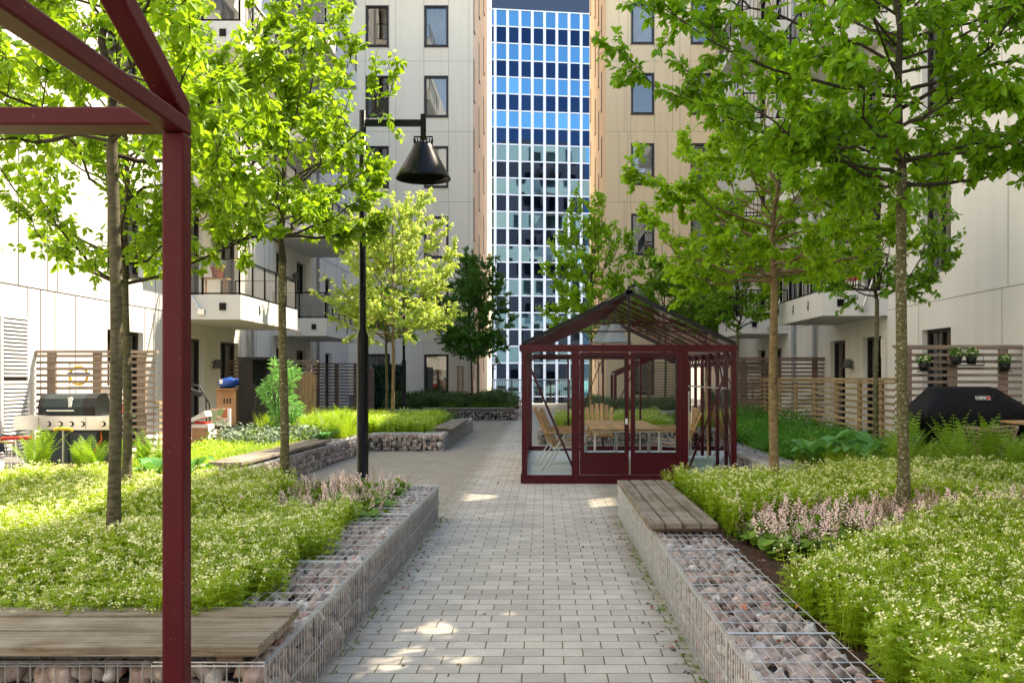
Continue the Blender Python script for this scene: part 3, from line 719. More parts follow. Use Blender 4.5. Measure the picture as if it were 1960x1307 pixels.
bed('dark soil of the farthest right bed', 1, 7.2, 31.8, 38.5)

# ================================================================ benches (planks)
def bench(label, planks, mat, z0, z1, joists, chamf=None):
    t = thing('plank_bench', label, 'bench', (planks[0][0], planks[0][2], 0), 'wooden plank benches on the gabion walls')
    for (x0, x1, y0, y1) in planks:
        b = MB().m(mat); k = 1; dz = random.uniform(-.002, .002)
        c = .004
        b.hexa([(x0, y0, z0), (x1, y0, z0), (x1, y1, z0), (x0, y1, z0), (x0, y0, z1 - c + dz), (x1, y0, z1 - c + dz), (x1, y1, z1 - c + dz), (x0, y1, z1 - c + dz)])
        b.hexa([(x0, y0, z1 - c + dz), (x1, y0, z1 - c + dz), (x1, y1, z1 - c + dz), (x0, y1, z1 - c + dz), (x0 + c, y0 + c, z1 + dz), (x1 - c, y0 + c, z1 + dz), (x1 - c, y1 - c, z1 + dz), (x0 + c, y1 - c, z1 + dz)])
        b.build('plank', t)
    for j in joists: b = MB().m('slat_dark'); b.box(*j); b.build('joist', t)
    return t
bench('weathered wooden bench of three long planks behind the red post in the foreground', [(-5.2, -1.125, 3.67, 3.888), (-5.2, -1.118, 3.908, 4.122), (-5.2, -1.129, 4.142, 4.30)], 'plank_x', .40, .44,
      [(x, x + .1, 3.70, 4.27, .372, .398) for x in (-1.30, -2.35, -3.4, -4.5)])
bench('grey wooden bench of four planks beside the greenhouse, right of the path', [(.765 + i * .13, .881 + i * .13, 6.76 + .006 * (i % 2), 9.63) for i in range(4)], 'plank_y', .40, .44,
      [(.80, 1.26, y, y + .1, .372, .398) for y in (6.83, 8.1, 9.4)])
bench('sunlit wooden bench left of the lamp post', [(-4.20 + i * .145, -4.062 + i * .145, 11.65, 15.9) for i in range(3)], 'plank_y', .40, .44, [(-4.15, -3.8, y, y + .1, .372, .398) for y in (11.8, 13.6, 15.6)])
bench('shaded wooden bench at the far end of the second planter', [(-2.34 + i * .15, -2.197 + i * .15, 19.6, 23.7) for i in range(3)], 'plank_y', .40, .44, [(-2.3, -1.93, y, y + .1, .372, .398) for y in (19.7, 21.6, 23.5)])
bench('long low wooden bench in front of the beige apartment block', [(-4.15, -1.0, 32.35 + i * .15, 32.493 + i * .15) for i in range(3)], 'plank_x', .40, .44, [(x, x + .1, 32.42, 32.8, .372, .398) for x in (-4, -2.6, -1.2)])
for o in bpy.data.objects:
    if o.get('label') == 'sunlit wooden bench left of the lamp post': o.rotation_euler.z = -.035
# ================================================================ red steel frame in the foreground
t = thing('pergola_frame', 'dark red steel frame standing close to the camera on the left', 'pergola', (-1.34, 3.4, 0))
def rbox(name, p, q, w, h, parent, mat='red_frame', up=(0, 0, 1)):
    b = MB().m(mat); b.bar(p, q, w, h, up); o = b.build(name, parent)
    bv = o.modifiers.new('bevel', 'BEVEL'); bv.width = .008; bv.segments = 2; return o
x = -1.34
def frame_side(t, x):
    rbox('post', (x, 3.40, 0), (x, 3.40, 2.387), .08, .08, t, up=(0, 1, 0))
    rbox('post', (x, .2, 0), (x, .2, 2.387), .08, .08, t, up=(0, 1, 0))
    rbox('beam', (x, 3.44, 2.42), (x, .16, 2.42), .08, .062, t)
    rbox('rafter', (x, 3.42, 2.47), (x, 1.79, 3.195), .08, .075, t)
    rbox('rafter', (x, .18, 2.47), (x, 1.78, 3.195), .08, .075, t)
frame_side(t, x)
for xx in (-4.2,): frame_side(t, xx)
rbox('beam', (-1.382, 3.44, 2.447), (-4.16, 3.44, 2.447), .15, .066, t)
rbox('beam', (-1.382, .2, 2.447), (-4.16, .2, 2.447), .15, .066, t)
rbox('ridge_beam', (-1.38, 1.8, 3.2), (-4.16, 1.8, 3.2), .08, .07, t)

# ================================================================ greenhouse
GX0, GX1, GY0, GY1, GE, GR_, GM = -.296, 2.72, 13.15, 18.7, 1.96, 2.70, 1.212
fl = MB().m('floor_slab'); fl.box(GX0 + .02, GX1 - .02, GY0 + .02, GY1 - .02, .004, .03)
t = thing('greenhouse', 'dark red framed glass greenhouse with gable roof and double doors on the paving', 'greenhouse', (GM, GY0, 0))
fl.build('floor', t)
def pc(name, mat, *bars, parent=None):
    b = MB().m(mat)
    for (p, q, w_, h_) in bars: b.bar(p, q, w_, h_)
    return b.build(name, parent or t)
pc('sill', 'red_paint', ((GX0, GY0, .06), (GX1, GY0, .06), .07, .12)); pc('sill', 'red_paint', ((GX0, GY1, .06), (GX1, GY1, .06), .07, .12))
pc('sill', 'red_paint', ((GX0, GY0 + .035, .06), (GX0, GY1 - .035, .06), .05, .12)); pc('sill', 'red_paint', ((GX1, GY0 + .035, .06), (GX1, GY1 - .035, .06), .05, .12))
for x in (GX0 + .03, GX1 - .03):
    for y in (GY0, GY1): pc('corner_post', 'red_paint', ((x, y, .12), (x, y, GE - .1), .075, .075))
for y in (GY0, GY1): pc('top_beam', 'red_paint', ((GX0 - .01, y, GE - .05), (GX1 + .01, y, GE - .05), .08, .10))
for x in (GX0, GX1): pc('gutter', 'red_paint', ((x, GY0 + .04, GE - .04), (x, GY1 - .04, GE - .04), .09, .08))
# front: side lights and doors
xs = [GX0 + .07, .46, 1.155, 1.27, 1.96, GX1 - .07]
for y, inside in ((GY0, 1), (GY1, -1)):
    for x in ((.455, 1.99) if y == GY0 else (.5, 1.2, 1.95)): pc('door_post' if y == GY0 else 'glazing_bar', 'red_paint', ((x, y, .12), (x, y, GE - .1), .11 if y == GY0 else .035, .06))
for (a, c, hx) in ((.515, 1.205, 1), (1.232, 1.93, 0)):
    b = MB().m('red_paint'); y0, y1 = GY0 - .045, GY0 - .005
    b.box(a, a + .05, y0, y1, .13, 1.855); b.box(c - .05, c, y0, y1, .13, 1.855); b.box(a + .05, c - .05, y0, y1, 1.82, 1.855)
    b.box(a + .05, c - .05, y0 + .01, y1, .14, .39); b.box(a + .05, c - .05, y0, y1, .39, .43); b.box(a + .05, c - .05, y0, y1, .13, .16)
    b.m('rubber')
    for x in (a + .05, c - .062): b.box(x, x + .012, y0 - .004, y0 + .01, .43, 1.82)
    b.box(a + .062, c - .062, y0 - .004, y0 + .01, .43, .445); b.box(a + .062, c - .062, y0 - .004, y0 + .01, 1.806, 1.82)
    d = b.build('door', t); g = MB().m('glass_clear'); g.quad((a + .05, GY0 - .025, .43), (c - .05, GY0 - .025, .43), (c - .05, GY0 - .025, 1.82), (a + .05, GY0 - .025, 1.82)); g.build('pane', d)
    if hx: h = MB().m('plastic_white'); h.box(c - .05, c - .02, y0 - .03, y0 - .001, .84, .92); h.build('handle', d)
def pane(*p):
    b = MB().m('glass_clear'); b.add(p, [tuple(range(len(p)))]); b.build('glass_pane', t)
pane((GX0 + .07, GY0, .12), (.40, GY0, .12), (.40, GY0, GE - .1), (GX0 + .07, GY0, GE - .1)); pane((2.045, GY0, .12), (GX1 - .07, GY0, .12), (GX1 - .07, GY0, GE - .1), (2.045, GY0, GE - .1))
for y in (GY0, GY1):
    pane((GX0 + .02, y, GE), (GX1 - .02, y, GE), (GM, y, GR_ - .03))
    for sx, x in ((-1, GX0), (1, GX1)): pc('verge', 'rubber', ((x, y, GE + .01), (GM, y, GR_), .06, .055))
    pc('gable_bar', 'rubber' if y == GY0 else 'red_paint', ((GM, y, GE), (GM, y, GR_ - .02), .03, .035))
    if y == GY0:
        pc('gable_bar', 'red_paint', ((GX0 + .9, y + .04, GE + .31), (GX1 - .9, y + .04, GE + .31), .035, .03)); pc('gable_bar', 'red_paint', ((GX0 + .6, y + .06, GE + .19), (GX1 - .6, y + .06, GE + .19), .03, .02))
for a, c in ((GX0 + .05, .5), (.5, 1.2), (1.2, 1.95), (1.95, GX1 - .05)): pane((a, GY1, .12), (c, GY1, .12), (c, GY1, GE - .1), (a, GY1, GE - .1))
nb = 8; dy = (GY1 - GY0) / nb
for i in range(nb + 1):
    y = GY0 + dy * i
    for x in (GX0, GX1):
        if 0 < i < nb: pc('side_bar', 'red_paint', ((x, y, .12), (x, y, GE - .05), .05, .055))
        if i < nb:
            pane((x, y + .02, .12), (x, y + dy - .02, .12), (x, y + dy - .02, GE - .08), (x, y + .02, GE - .08))
            pane((x, y + .02, GE + .01), (GM, y + .02, GR_ - .02), (GM, y + dy - .02, GR_ - .02), (x, y + dy - .02, GE + .01))
        if 0 < i < nb: pc('roof_bar', 'red_paint', ((x, y, GE - .01), (GM, y, GR_ - .035), .025, .028))
pc('ridge', 'rubber', ((GM, GY0 - .03, GR_ + .01), (GM, GY1 + .03, GR_ + .01), .09, .06))
f = MB().m('rubber'); f.bar((GM - .0, GY0, GR_ + .02), (GM, GY0, GR_ + .09), .03); f.bar((GM, GY0, GR_ + .08), (GM + .08, GY0, GR_ + .08), .02); f.build('finial', t)
for s_, x, x2 in ((1, GX0 + .05, .45), (-1, GX1 - .05, 2.05)):
    pc('brace', 'red_paint', ((x, GY0 + .05, 1.78), (x2, GY0 + .08, .15), .02, .03))
for x in (GX0 + .04, GX1 - .04):
    pc('brace', 'red_paint', ((x, GY1 - .1, 1.8), (x, GY1 - 1.5, .2), .02, .03)); pc('brace', 'red_paint', ((x, GY0 + .1, .2), (x, GY0 + 1.5, 1.8), .02, .03))
pc('brace', 'red_paint', ((.55, GY1 - .05, .25), (1.15, GY1 - .05, 1.8), .02, .02)); pc('brace', 'red_paint', ((1.25, GY1 - .05, .5), (1.9, GY1 - .05, 1.8), .02, .02))
pc('shelf_rail', 'galvanised', ((GX1 - .08, GY0 + .3, 1.34), (GX1 - .08, GY1 - .2, 1.34), .03, .02))
for i in range(nb):
    y = GY0 + dy * (i + .5)
    for s_ in (-.5, .5): pc('knee_brace', 'red_paint', ((GX1 - .02, y, GE - .28), (GX1 - .02, y + s_ * dy * .9, GE - .08), .025, .025))
# white side wall lattice marks under the gutter on the left
b = MB().m('red_paint')
for i in range(22): y = GY0 + .2 + i * .24; b.box(GX0 - .0, GX0 + .12, y, y + .10, GE - .13, GE - .10)
b.build('gutter_clip', t)

# table and chairs inside
t = thing('garden_table', 'slatted teak table with white metal legs inside the greenhouse', 'table', (1.0, 14.5, .03))
b = MB().m('teak_y'); TX0, TX1, TY0, TY1 = .72, 1.78, 13.85, 16.7
for i in range(8):
    x = TX0 + i * (TX1 - TX0) / 8; b.box(x, x + .138, TY0, (TY0 + TY1) / 2 - .004, .70, .73); b.box(x, x + .138, (TY0 + TY1) / 2 + .004, TY1, .70, .73)
b.build('tabletop', t); b = MB().m('plastic_white'); b.box(TX0 + .03, TX1 - .03, TY0 + .05, TY0 + .08, .675, .70); b.box(TX0 + .03, TX1 - .03, TY1 - .08, TY1 - .05, .675, .70)
b.box(TX0 + .03, TX0 + .07, TY0 + .09, TY1 - .09, .675, .70); b.box(TX1 - .07, TX1 - .03, TY0 + .09, TY1 - .09, .675, .70); b.build('apron', t)
for x, y in ((TX0 + .05, TY0 + .07), (TX1 - .05, TY0 + .07), (TX0 + .05, TY1 - .07), (TX1 - .05, TY1 - .07)): b = MB().m('plastic_white'); b.bar((x, y, .03), (x, y, .674), .03); b.build('leg', t)

def garden_chair(label, x, y, rz):
    t = thing('garden_chair', label, 'chair', (0, 0, 0), 'teak garden chairs round the greenhouse table')
    b = MB().m('teak_y')               # faces -Y (back at +Y)
    for i in range(6): b.box(-.24, .24, -.24 + i * .08, -.175 + i * .08, .40 + i * -.006, .425 + i * -.006)
    b.build('seat', t)
    b = MB().m('teak_z')
    for i in range(6):
        xx = -.20 + i * .08; h = .98 - .012 * abs(i - 2.5) ** 2
        b.bar((xx, .22, .36), (xx * 1.15, .46, h), .066, .018, (0, 1, 0))
    b.m('teak_x'); b.box(-.24, .24, .33, .355, .62, .67); b.build('backrest', t)
    for s_ in (-1, 1):
        b = MB().m('teak_y'); b.box(s_ * .25, s_ * .33, -.28, .36, .60, .625); b.build('armrest', t)
        b = MB().m('galvanised'); b.tube([(s_ * .28, -.24, 0), (s_ * .28, -.22, .6)], .013, 6); b.build('leg', t)
        b = MB().m('galvanised'); b.tube([(s_ * .28, .42, 0), (s_ * .28, .02, .6)], .013, 6); b.tube([(s_ * .28, -.23, .39), (s_ * .28, .24, .36)], .012, 6); b.build('leg', t)
    t.location = (x, y, .03); t.rotation_euler.z = rz; return t
garden_chair('teak chair at the far end of the greenhouse table', 1.05, 17.05, .0)
garden_chair('teak chair right of the greenhouse table', 2.02, 14.95, R(-78))
garden_chair('teak chair left of the greenhouse table, nearest the door', .42, 14.75, R(80))
garden_chair('teak chair at the left side of the greenhouse table, farther in', .32, 15.85, R(95))
garden_chair('teak chair in the right back corner of the greenhouse', 2.05, 16.15, R(-96))
# tools
def tool(label, name, cat, x, y, h, lean, mat, head):
    t = thing(name, label, cat, (x, y, .03)); b = MB().m(mat); b.tube([(x, y, .06), (x + lean, y + .1, h)], .014, 6); b.build('handle', t)
    b = MB()
    if head == 'broom': b.m('plastic_blue').box(x - .14, x + .14, y - .03, y + .03, .05, .12)
    elif head == 'shovel': b.m('galvanised'); b.hexa([(x - .1, y, .04), (x + .1, y, .04), (x + .1, y + .02, .04), (x - .1, y + .02, .04), (x - .12, y, .34), (x + .12, y, .34), (x + .12, y + .02, .34), (x - .12, y + .02, .34)])
    else:
        b.m('galvanised').box(x - .16, x + .16, y - .01, y + .01, .06, .09)
        for i in range(9): b.box(x - .15 + i * .037, x - .14 + i * .037, y - .01, y + .005, .03, .06)
    b.build('head', t)
tool('long wooden handled rake leaning inside the greenhouse at the right', 'rake', 'rake', 2.40, 13.5, 1.42, -.02, 'teak_z', 'rake')
tool('white handled broom inside the greenhouse on the right', 'broom', 'broom', 2.22, 14.3, 1.28, .03, 'plastic_white', 'broom')
tool('grey steel shovel inside the greenhouse on the right', 'shovel', 'shovel', 2.35, 14.9, 1.05, .05, 'steel', 'shovel')
t = thing('storage_crate', 'pale blue grey plastic crate on the greenhouse floor at the right', 'crate', (2.28, 13.55, .03))
b = MB().m('plastic_aqua'); x, y = 2.25, 13.5
b.hexa([(x - .16, y, .03), (x + .2, y, .03), (x + .2, y + .3, .03), (x - .16, y + .3, .03), (x - .19, y - .02, .30), (x + .23, y - .02, .30), (x + .23, y + .32, .30), (x - .19, y + .32, .30)]); b.build('bin', t)
b = MB().m('plastic_aqua'); b.box(x - .20, x + .24, y - .03, y + .33, .303, .335); b.build('lid', t)
# pendant lamps in the greenhouse
def pendant(label, x, y, z, s):
    t = thing('pendant_lamp', label, 'lamp', (x, y, z), 'grey cone lamps hanging in the greenhouse')
    b = MB().m('lamp_grey'); b.lathe([(.0, .30 * s), (.07 * s, .30 * s), (.10 * s, .26 * s), (.22 * s, .02 * s), (.29 * s, .0), (.285 * s, -.008), (.21 * s, .01), (.09 * s, .25 * s), (0, .27 * s)], (x, y, z), 28); b.build('lamp_shade', t)
    b = MB().m('rubber'); b.tube([(x, y, z + .3 * s), (x, y, 2.62 if z < 2.3 else 2.68)], .006, 5)
    for i in range(10): a = i * .628; b.box(x + .055 * s * math.cos(a) - .006, x + .055 * s * math.cos(a) + .006, y + .055 * s * math.sin(a) - .006, y + .055 * s * math.sin(a) + .006, z + .3 * s, z + .34 * s)
    b.build('cord', t)
pendant('grey cone pendant lamp hanging nearest the greenhouse gable', 1.10, 14.2, 2.03, .92)
pendant('second grey cone pendant lamp deeper under the greenhouse ridge', 1.08, 16.2, 2.10, 1.0)

# far red frame behind the greenhouse
t = thing('pergola_frame', 'smaller dark red house shaped frame in the beds beyond the greenhouse', 'pergola', (4, 33, 0))
fx0, fx1, fy, fe, fa = 2.55, 5.95, 33.0, 1.62, 2.35
for yy in (fy, fy + 1.6):
    rbox('post', (fx0, yy, 0), (fx0, yy, fe), .1, .1, t, up=(0, 1, 0)); rbox('post', (fx1, yy, 0), (fx1, yy, fe), .1, .1, t, up=(0, 1, 0))
    rbox('rafter', (fx0, yy, fe), ((fx0 + fx1) / 2, yy, fa), .1, .16, t); rbox('rafter', (fx1, yy, fe), ((fx0 + fx1) / 2, yy, fa), .1, .16, t)
rbox('ridge_beam', ((fx0 + fx1) / 2, fy + .06, fa), ((fx0 + fx1) / 2, fy + 1.54, fa), .1, .1, t)
for x in (fx0, fx1): rbox('beam', (x, fy + .06, fe), (x, fy + 1.54, fe), .08, .08, t)

# ================================================================ street lamps
def street_lamp(label, x, y, arm):
    t = thing('street_lamp', label, 'street lamp', (x, y, 0), 'black cone street lamps')
    b = MB().m('black_metal'); b.lathe([(.11, 0), (.11, .02), (.064, .03), (.064, 1.93), (.058, 1.97), (.038, 2.03), (.038, 4.42), (.0, 4.43)], (x, y, 0), 16); b.build('pole', t)
    b = MB().m('black_metal'); ax = x + arm; s_ = 1 if arm > 0 else -1
    b.box(x + .03 * s_, ax - .03 * s_, y - .02, y + .02, 4.25, 4.32); b.tube([(ax, y, 4.10), (ax, y, 4.38)], .032, 10); b.build('arm', t)
    b = MB().m('black_metal')
    for s2 in (-1, 1): b.bar((ax + s2 * .10, y, 4.06), (ax + s2 * .10, y, 4.135), .012)
    b.bar((ax - .10, y, 4.135), (ax + .10, y, 4.135), .014, .014); b.build('bracket', t)
    b = MB().m('black_metal'); b.lathe([(0, 4.07), (.08, 4.07), (.11, 4.04), (.125, 4.0), (.285, 3.71), (.30, 3.68), (.30, 3.67), (.292, 3.67), (.275, 3.705), (.115, 3.99), (0, 4.01)], (ax, y, 0), 40)
    for i in range(18): a = i * math.pi / 9; b.bar((ax + .095 * math.cos(a), y + .095 * math.sin(a), 4.05), (ax + .105 * math.cos(a), y + .105 * math.sin(a), 4.10), .012)
    sh = b.build('lamp_shade', t)
    b = MB().m('rubber'); b.lathe([(0, 3.77), (.20, 3.77), (.20, 3.76), (0, 3.76)], (ax, y, 0), 24)
    b.m('black_metal')
    for i in range(12): yy = -.2 + i * .036; L = math.sqrt(max(.001, .24 ** 2 - yy * yy)); b.box(ax - L, ax + L, y + yy, y + yy + .004, 3.70, 3.73)
    b.build('louvre', sh)
    return t
street_lamp('tall black street lamp with cone shade at the near left planter', -1.982, 10.2, .665)
street_lamp('slimmer looking black street lamp farther back near the beige block', -4.05, 27, .665)

# ================================================================ slatted fences
def fence(label, p, q, z0, z1, mat, sm_mat, pitch=.105, sh=.045, posts=(.1, .5, .9), lead=None, side=1):
    p, q = Vector((*p, 0)), Vector((*q, 0)); L = (q - p).length; u = (q - p).normalized(); n = Vector((u.y, -u.x, 0)) * side
    t = thing('slat_fence', label, 'fence', p, 'horizontal slat fences round the patios')
    b = MB().m(mat); z = z0 + .02
    while z + sh < z1 - .02: b.ubox(p, u, n, 0, L, z, z + sh, 0, .022); z += pitch
    b.build('slats', t); b = MB().m(mat); b.ubox(p, u, n, -.01, L + .01, z1 - .045, z1, -.07, .03); b.build('top_rail', t)
    for f_ in posts: b = MB().m(sm_mat); a = L * f_; b.ubox(p, u, n, a - .07, a + .07, z0, z1 - .047, -.05, -.002); b.build('post', t)
    return t
fence('grey slat fence behind the open gas grill on the left', (-8.28, 15.2), (-6.32, 15.2), .02, 1.94, 'slat_x', 'slat_x', posts=(.12, .5, .87))
fence('short side fence returning from the grill fence', (-6.30, 15.2), (-6.30, 16.4), .02, 1.1, 'slat_y', 'slat_y', posts=(.9,))
fence('slat fence behind the black cabinet on the left', (-8.28, 24.6), (-5.98, 24.6), .02, 1.95, 'slat_x', 'slat_x', posts=(.12, .5, .9))
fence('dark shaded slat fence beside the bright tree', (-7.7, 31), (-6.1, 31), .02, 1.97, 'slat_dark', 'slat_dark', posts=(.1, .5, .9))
fence('narrow slat screen at the corner of the beige block', (-3.35, 36.6), (-3.35, 39.2), .3, 1.95, 'slat_y', 'slat_y', posts=(.05, .9), side=1)
fence('grey slat fence with flower pots behind the covered grill', (5.46, 14.45), (7.43, 14.45), .02, 2.0, 'slat_x', 'slat_x', posts=(.1, .46, .86))
fence('low yellow brown slat fence along the right beds', (5.48, 14.5), (5.80, 26), .05, 1.49, 'slat_y', 'slat_y', pitch=.11, sh=.04, posts=(.06, .16, .28, .42, .56, .7, .85, .99), side=-1)
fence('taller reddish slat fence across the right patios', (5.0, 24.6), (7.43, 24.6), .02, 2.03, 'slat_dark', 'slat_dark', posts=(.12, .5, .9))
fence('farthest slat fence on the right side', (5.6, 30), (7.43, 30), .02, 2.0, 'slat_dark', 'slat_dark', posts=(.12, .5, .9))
fence('slat fence on the right behind the red frame', (3.9, 37.2), (7.3, 37.2), .02, 2.1, 'slat_x', 'slat_x', posts=(.1, .5, .9))

# hanging pots on the right fence
def flower_pot(label, x, z, r=.085, y=14.36, hanger=True):
    t = thing('hanging_flower_pot', label, 'flower pot', (x, y, z), 'flower pots hung on the right fence')
    b = MB().m('rubber'); b.lathe([(0, 0), (r * .7, 0), (r, .12), (r * .9, .12), (0, .10)], (x, y, z), 14); b.build('pot', t)
    rg = random.Random(int(x * 1000)); b = MB().m('leaf_dark'); f = MB().m('flower_white')
    for i in range(230):
        d = Vector((rg.gauss(0, 1), rg.gauss(0, 1), rg.gauss(.25, 1))).normalized(); c = Vector((x, y, z + .17)) + Vector((d.x * .13, d.y * .10, d.z * .10)) * rg.uniform(.5, 1)
        a = Vector((rg.gauss(0, 1), rg.gauss(0, 1), rg.gauss(0, 1))).normalized() * .02; e = d.cross(a).normalized() * .012
        (f if i % 7 == 0 else b).quad(c - a, c - e, c + a, c + e)
    b.build('foliage', t); f.build('blossom', t)
    if hanger:
        b = MB().m('rubber'); b.tube([(x - r, y, z - .01), (x - r * 1.05, y + .05, z + .2)], .004, 4); b.tube([(x + r, y, z - .01), (x + r * 1.05, y + .05, z + .2)], .004, 4); b.box(x - r, x + r, y - .06, y + .06, z - .02, z - .004); b.build('hanger', t)
flower_pot('leftmost flower pot hanging alone on the right fence', 5.88, 1.60)
flower_pot('left of two flower pots sharing a black shelf on the right fence', 6.38, 1.70, hanger=False)
flower_pot('right of two flower pots sharing a black shelf on the right fence', 6.61, 1.70, hanger=False)
flower_pot('rightmost flower pot hanging alone on the right fence', 7.13, 1.60)
t = thing('hanging_shelf', 'thin black wire shelf carrying two pots on the right fence', 'shelf', (6.5, 14.36, 1.68))
b = MB().m('rubber'); b.box(6.22, 6.78, 14.29, 14.425, 1.675, 1.695); b.build('tray', t); b = MB().m('rubber')
for s_ in (-1, 1): b.tube([(6.5 + s_ * .28, 14.3, 1.69), (6.5 + s_ * .31, 14.4, 1.83), (6.5 + s_ * .27, 14.43, 1.86)], .004, 4)
b.build('wire', t)

# ================================================================ covered grill (right)
t = thing('covered_grill', 'grill under a black fabric cover in front of the right fence', 'grill cover', (6.0, 13, 0))
secs = [(0.0, 5.32, 6.62, 12.72, 13.45), (.35, 5.30, 6.64, 12.70, 13.47), (.70, 5.27, 6.68, 12.66, 13.50), (.80, 5.20, 6.76, 12.62, 13.52), (.90, 5.14, 6.82, 12.60, 13.54), (1.02, 5.15, 6.80, 12.62, 13.52), (1.10, 5.24, 6.66, 12.67, 13.5), (1.22, 5.36, 6.48, 12.76, 13.42), (1.34, 5.45, 6.32, 12.86, 13.34), (1.37, 5.52, 6.24, 12.95, 13.28)]
b = MB().m('cover_black'); vs_ = []; nper = 36; rg = random.Random(4)
for si, (z, x0, x1, y0, y1) in enumerate(secs):
    for i in range(nper):
        a = 2 * math.pi * i / nper; ca, sa = math.cos(a), math.sin(a); k_ = .35
        px = (x0 + x1) / 2 + (x1 - x0) / 2 * math.copysign(abs(ca) ** k_, ca); py = (y0 + y1) / 2 + (y1 - y0) / 2 * math.copysign(abs(sa) ** k_, sa)
        w_ = .03 * math.sin(i * 2.3 + si * .4) * (1 if z < .95 else .3) + rg.uniform(-.006, .006)
        vs_.append((px + w_ * ca, py + w_ * sa * 1.6, z + (rg.uniform(-.01, .01) if 0 < si < 9 else 0)))
b.add(vs_, [(i * nper + j, i * nper + (j + 1) % nper, (i + 1) * nper + (j + 1) % nper, (i + 1) * nper + j) for i in range(len(secs) - 1) for j in range(nper)] + [tuple(range((len(secs) - 1) * nper, len(secs) * nper))], True)
b.build('cover', t)
# badge
def text(body, size, mat, loc, rot, name, parent, bold=0, width=None):
    cu = bpy.data.curves.new(name, 'FONT'); cu.body = body; cu.size = size; cu.extrude = .001; cu.offset = bold; cu.align_x = 'CENTER'; cu.align_y = 'CENTER'
    o = bpy.data.objects.new(name, cu); C.objects.link(o)
    me = bpy.data.meshes.new_from_object(o); bpy.data.objects.remove(o); me.materials.clear(); me.materials.append(M[mat])
    o = bpy.data.objects.new(name, me); C.objects.link(o); o.matrix_world = Matrix.Translation(Vector(loc)) @ Euler(rot).to_matrix().to_4x4()
    if parent:
        p = parent
        while p.parent: p = p.parent
        o.location = Vector(loc) - p.location; o.parent = parent
    return o
bz = MB(); bc = Vector((6.02, 12.735, 1.215)); tl = R(56)
def bp(a, c, d): return bc + X_ * a + Vector((0, math.cos(tl) * 1, math.sin(tl))) * c + Vector((0, -math.sin(tl), math.cos(tl))) * d
bz.m('plastic_white'); bz.hexa([bp(-.10, -.028, 0), bp(.10, -.028, 0), bp(.10, .032, 0), bp(-.10, .032, 0), bp(-.10, -.028, .004), bp(.10, -.028, .004), bp(.10, .032, .004), bp(-.10, .032, .004)])
bz.m('cover_black'); bz.hexa([bp(-.095, -.023, .004), bp(.055, -.023, .004), bp(.055, .027, .004), bp(-.095, .027, .004), bp(-.095, -.023, .006), bp(.055, -.023, .006), bp(.055, .027, .006), bp(-.095, .027, .006)])
bz.m('plastic_red'); bz.hexa([bp(.055, -.023, .004), bp(.095, -.023, .004), bp(.095, .027, .004), bp(.055, .027, .004), bp(.055, -.023, .006), bp(.095, -.023, .006), bp(.095, .027, .006), bp(.055, .027, .006)])
bd = bz.build('badge', t); text('weber', .055, 'plastic_white', bp(-.02, .002, .008), (tl, 0, 0), 'lettering', bd, bold=.001)

# rattan chair and table, right edge
t = thing('rattan_chair', 'light brown woven rattan armchair in the ferns at the right edge', 'chair', (5.6, 12, 0)); b = MB().m('rattan')
cx, cy_ = 5.74, 12.0
for j in range(9):
    z = .45 + j * .05; r = .25 + .012 * j
    b.tube([(cx + r * math.cos(a), cy_ + r * math.sin(a), z + (.02 * math.cos(a * 2))) for a in [R(200 + 14 * i) * 1 for i in range(24)]], .006 if j < 8 else .016, 4)
for i in range(26):
    a = R(200 + 13 * i); b.tube([(cx + .22 * math.cos(a), cy_ + .22 * math.sin(a), .42), (cx + .35 * math.cos(a), cy_ + .35 * math.sin(a), .86)], .005, 4)
b.build('woven_back', t); b = MB().m('rattan'); b.lathe([(0, .44), (.23, .44), (.25, .42), (.23, .40), (0, .40)], (cx, cy_, 0), 20); b.build('seat', t)
for i in range(4): a = .78 + i * 1.57; b = MB().m('rubber'); b.tube([(cx + .15 * math.cos(a), cy_ + .15 * math.sin(a), .4), (cx + .22 * math.cos(a), cy_ + .22 * math.sin(a), 0)], .012, 6); b.build('leg', t)
t = thing('patio_table', 'brown patio table at the right edge of the photo behind the ferns', 'table', (6.4, 12.0, 0))
b = MB().m('teak_x')
for i in range(5): b.box(6.08, 7.2, 11.7 + i * .14, 11.83 + i * .14, .90, .93)
b.build('tabletop', t)
for x, y in ((6.15, 11.8), (7.1, 11.8), (6.15, 12.3), (7.1, 12.3)): b = MB().m('black_metal'); b.bar((x, y, 0), (x, y, .9), .04); b.build('leg', t)

# ================================================================ gas grill (left)
t = thing('gas_grill', 'open gas grill with steel shelf and green grey lid before the left fence', 'grill', (-6.9, 13.5, 0))
gx0, gx1, gy, zt = -7.66, -6.12, 13.5, .94
b = MB().m('steel'); b.box(gx0, gx1, gy - .02, gy + .48, zt - .035, zt); b.build('side_shelf', t)
b = MB().m('steel'); b.box(gx0 + .004, gx1 - .004, gy - .05, gy - .022, zt - .20, zt - .01); b.m('rubber'); b.box(-6.62, -6.615, gy - .054, gy - .05, zt - .19, zt - .02); b.box(-7.30, -7.295, gy - .054, gy - .05, zt - .19, zt - .02); b.build('control_panel', t)
for i, x in enumerate((-7.16, -6.99, -6.83, -6.67, -6.37)):
    b = MB().m('steel'); r_ = .032; b.tube([(x, gy - .052, zt - .115), (x, gy - .085, zt - .115)], [r_, r_ * .9], 16); b.m('rubber').tube([(x, gy - .0505, zt - .115), (x, gy - .056, zt - .115)], .04, 16); b.build('knob', t)
b = MB(); lx0, lx1 = -7.32, -6.50; prof = [(.0, 0), (-.02, .12), (.03, .24), (.12, .30), (.34, .31), (.44, .2), (.46, 0)]
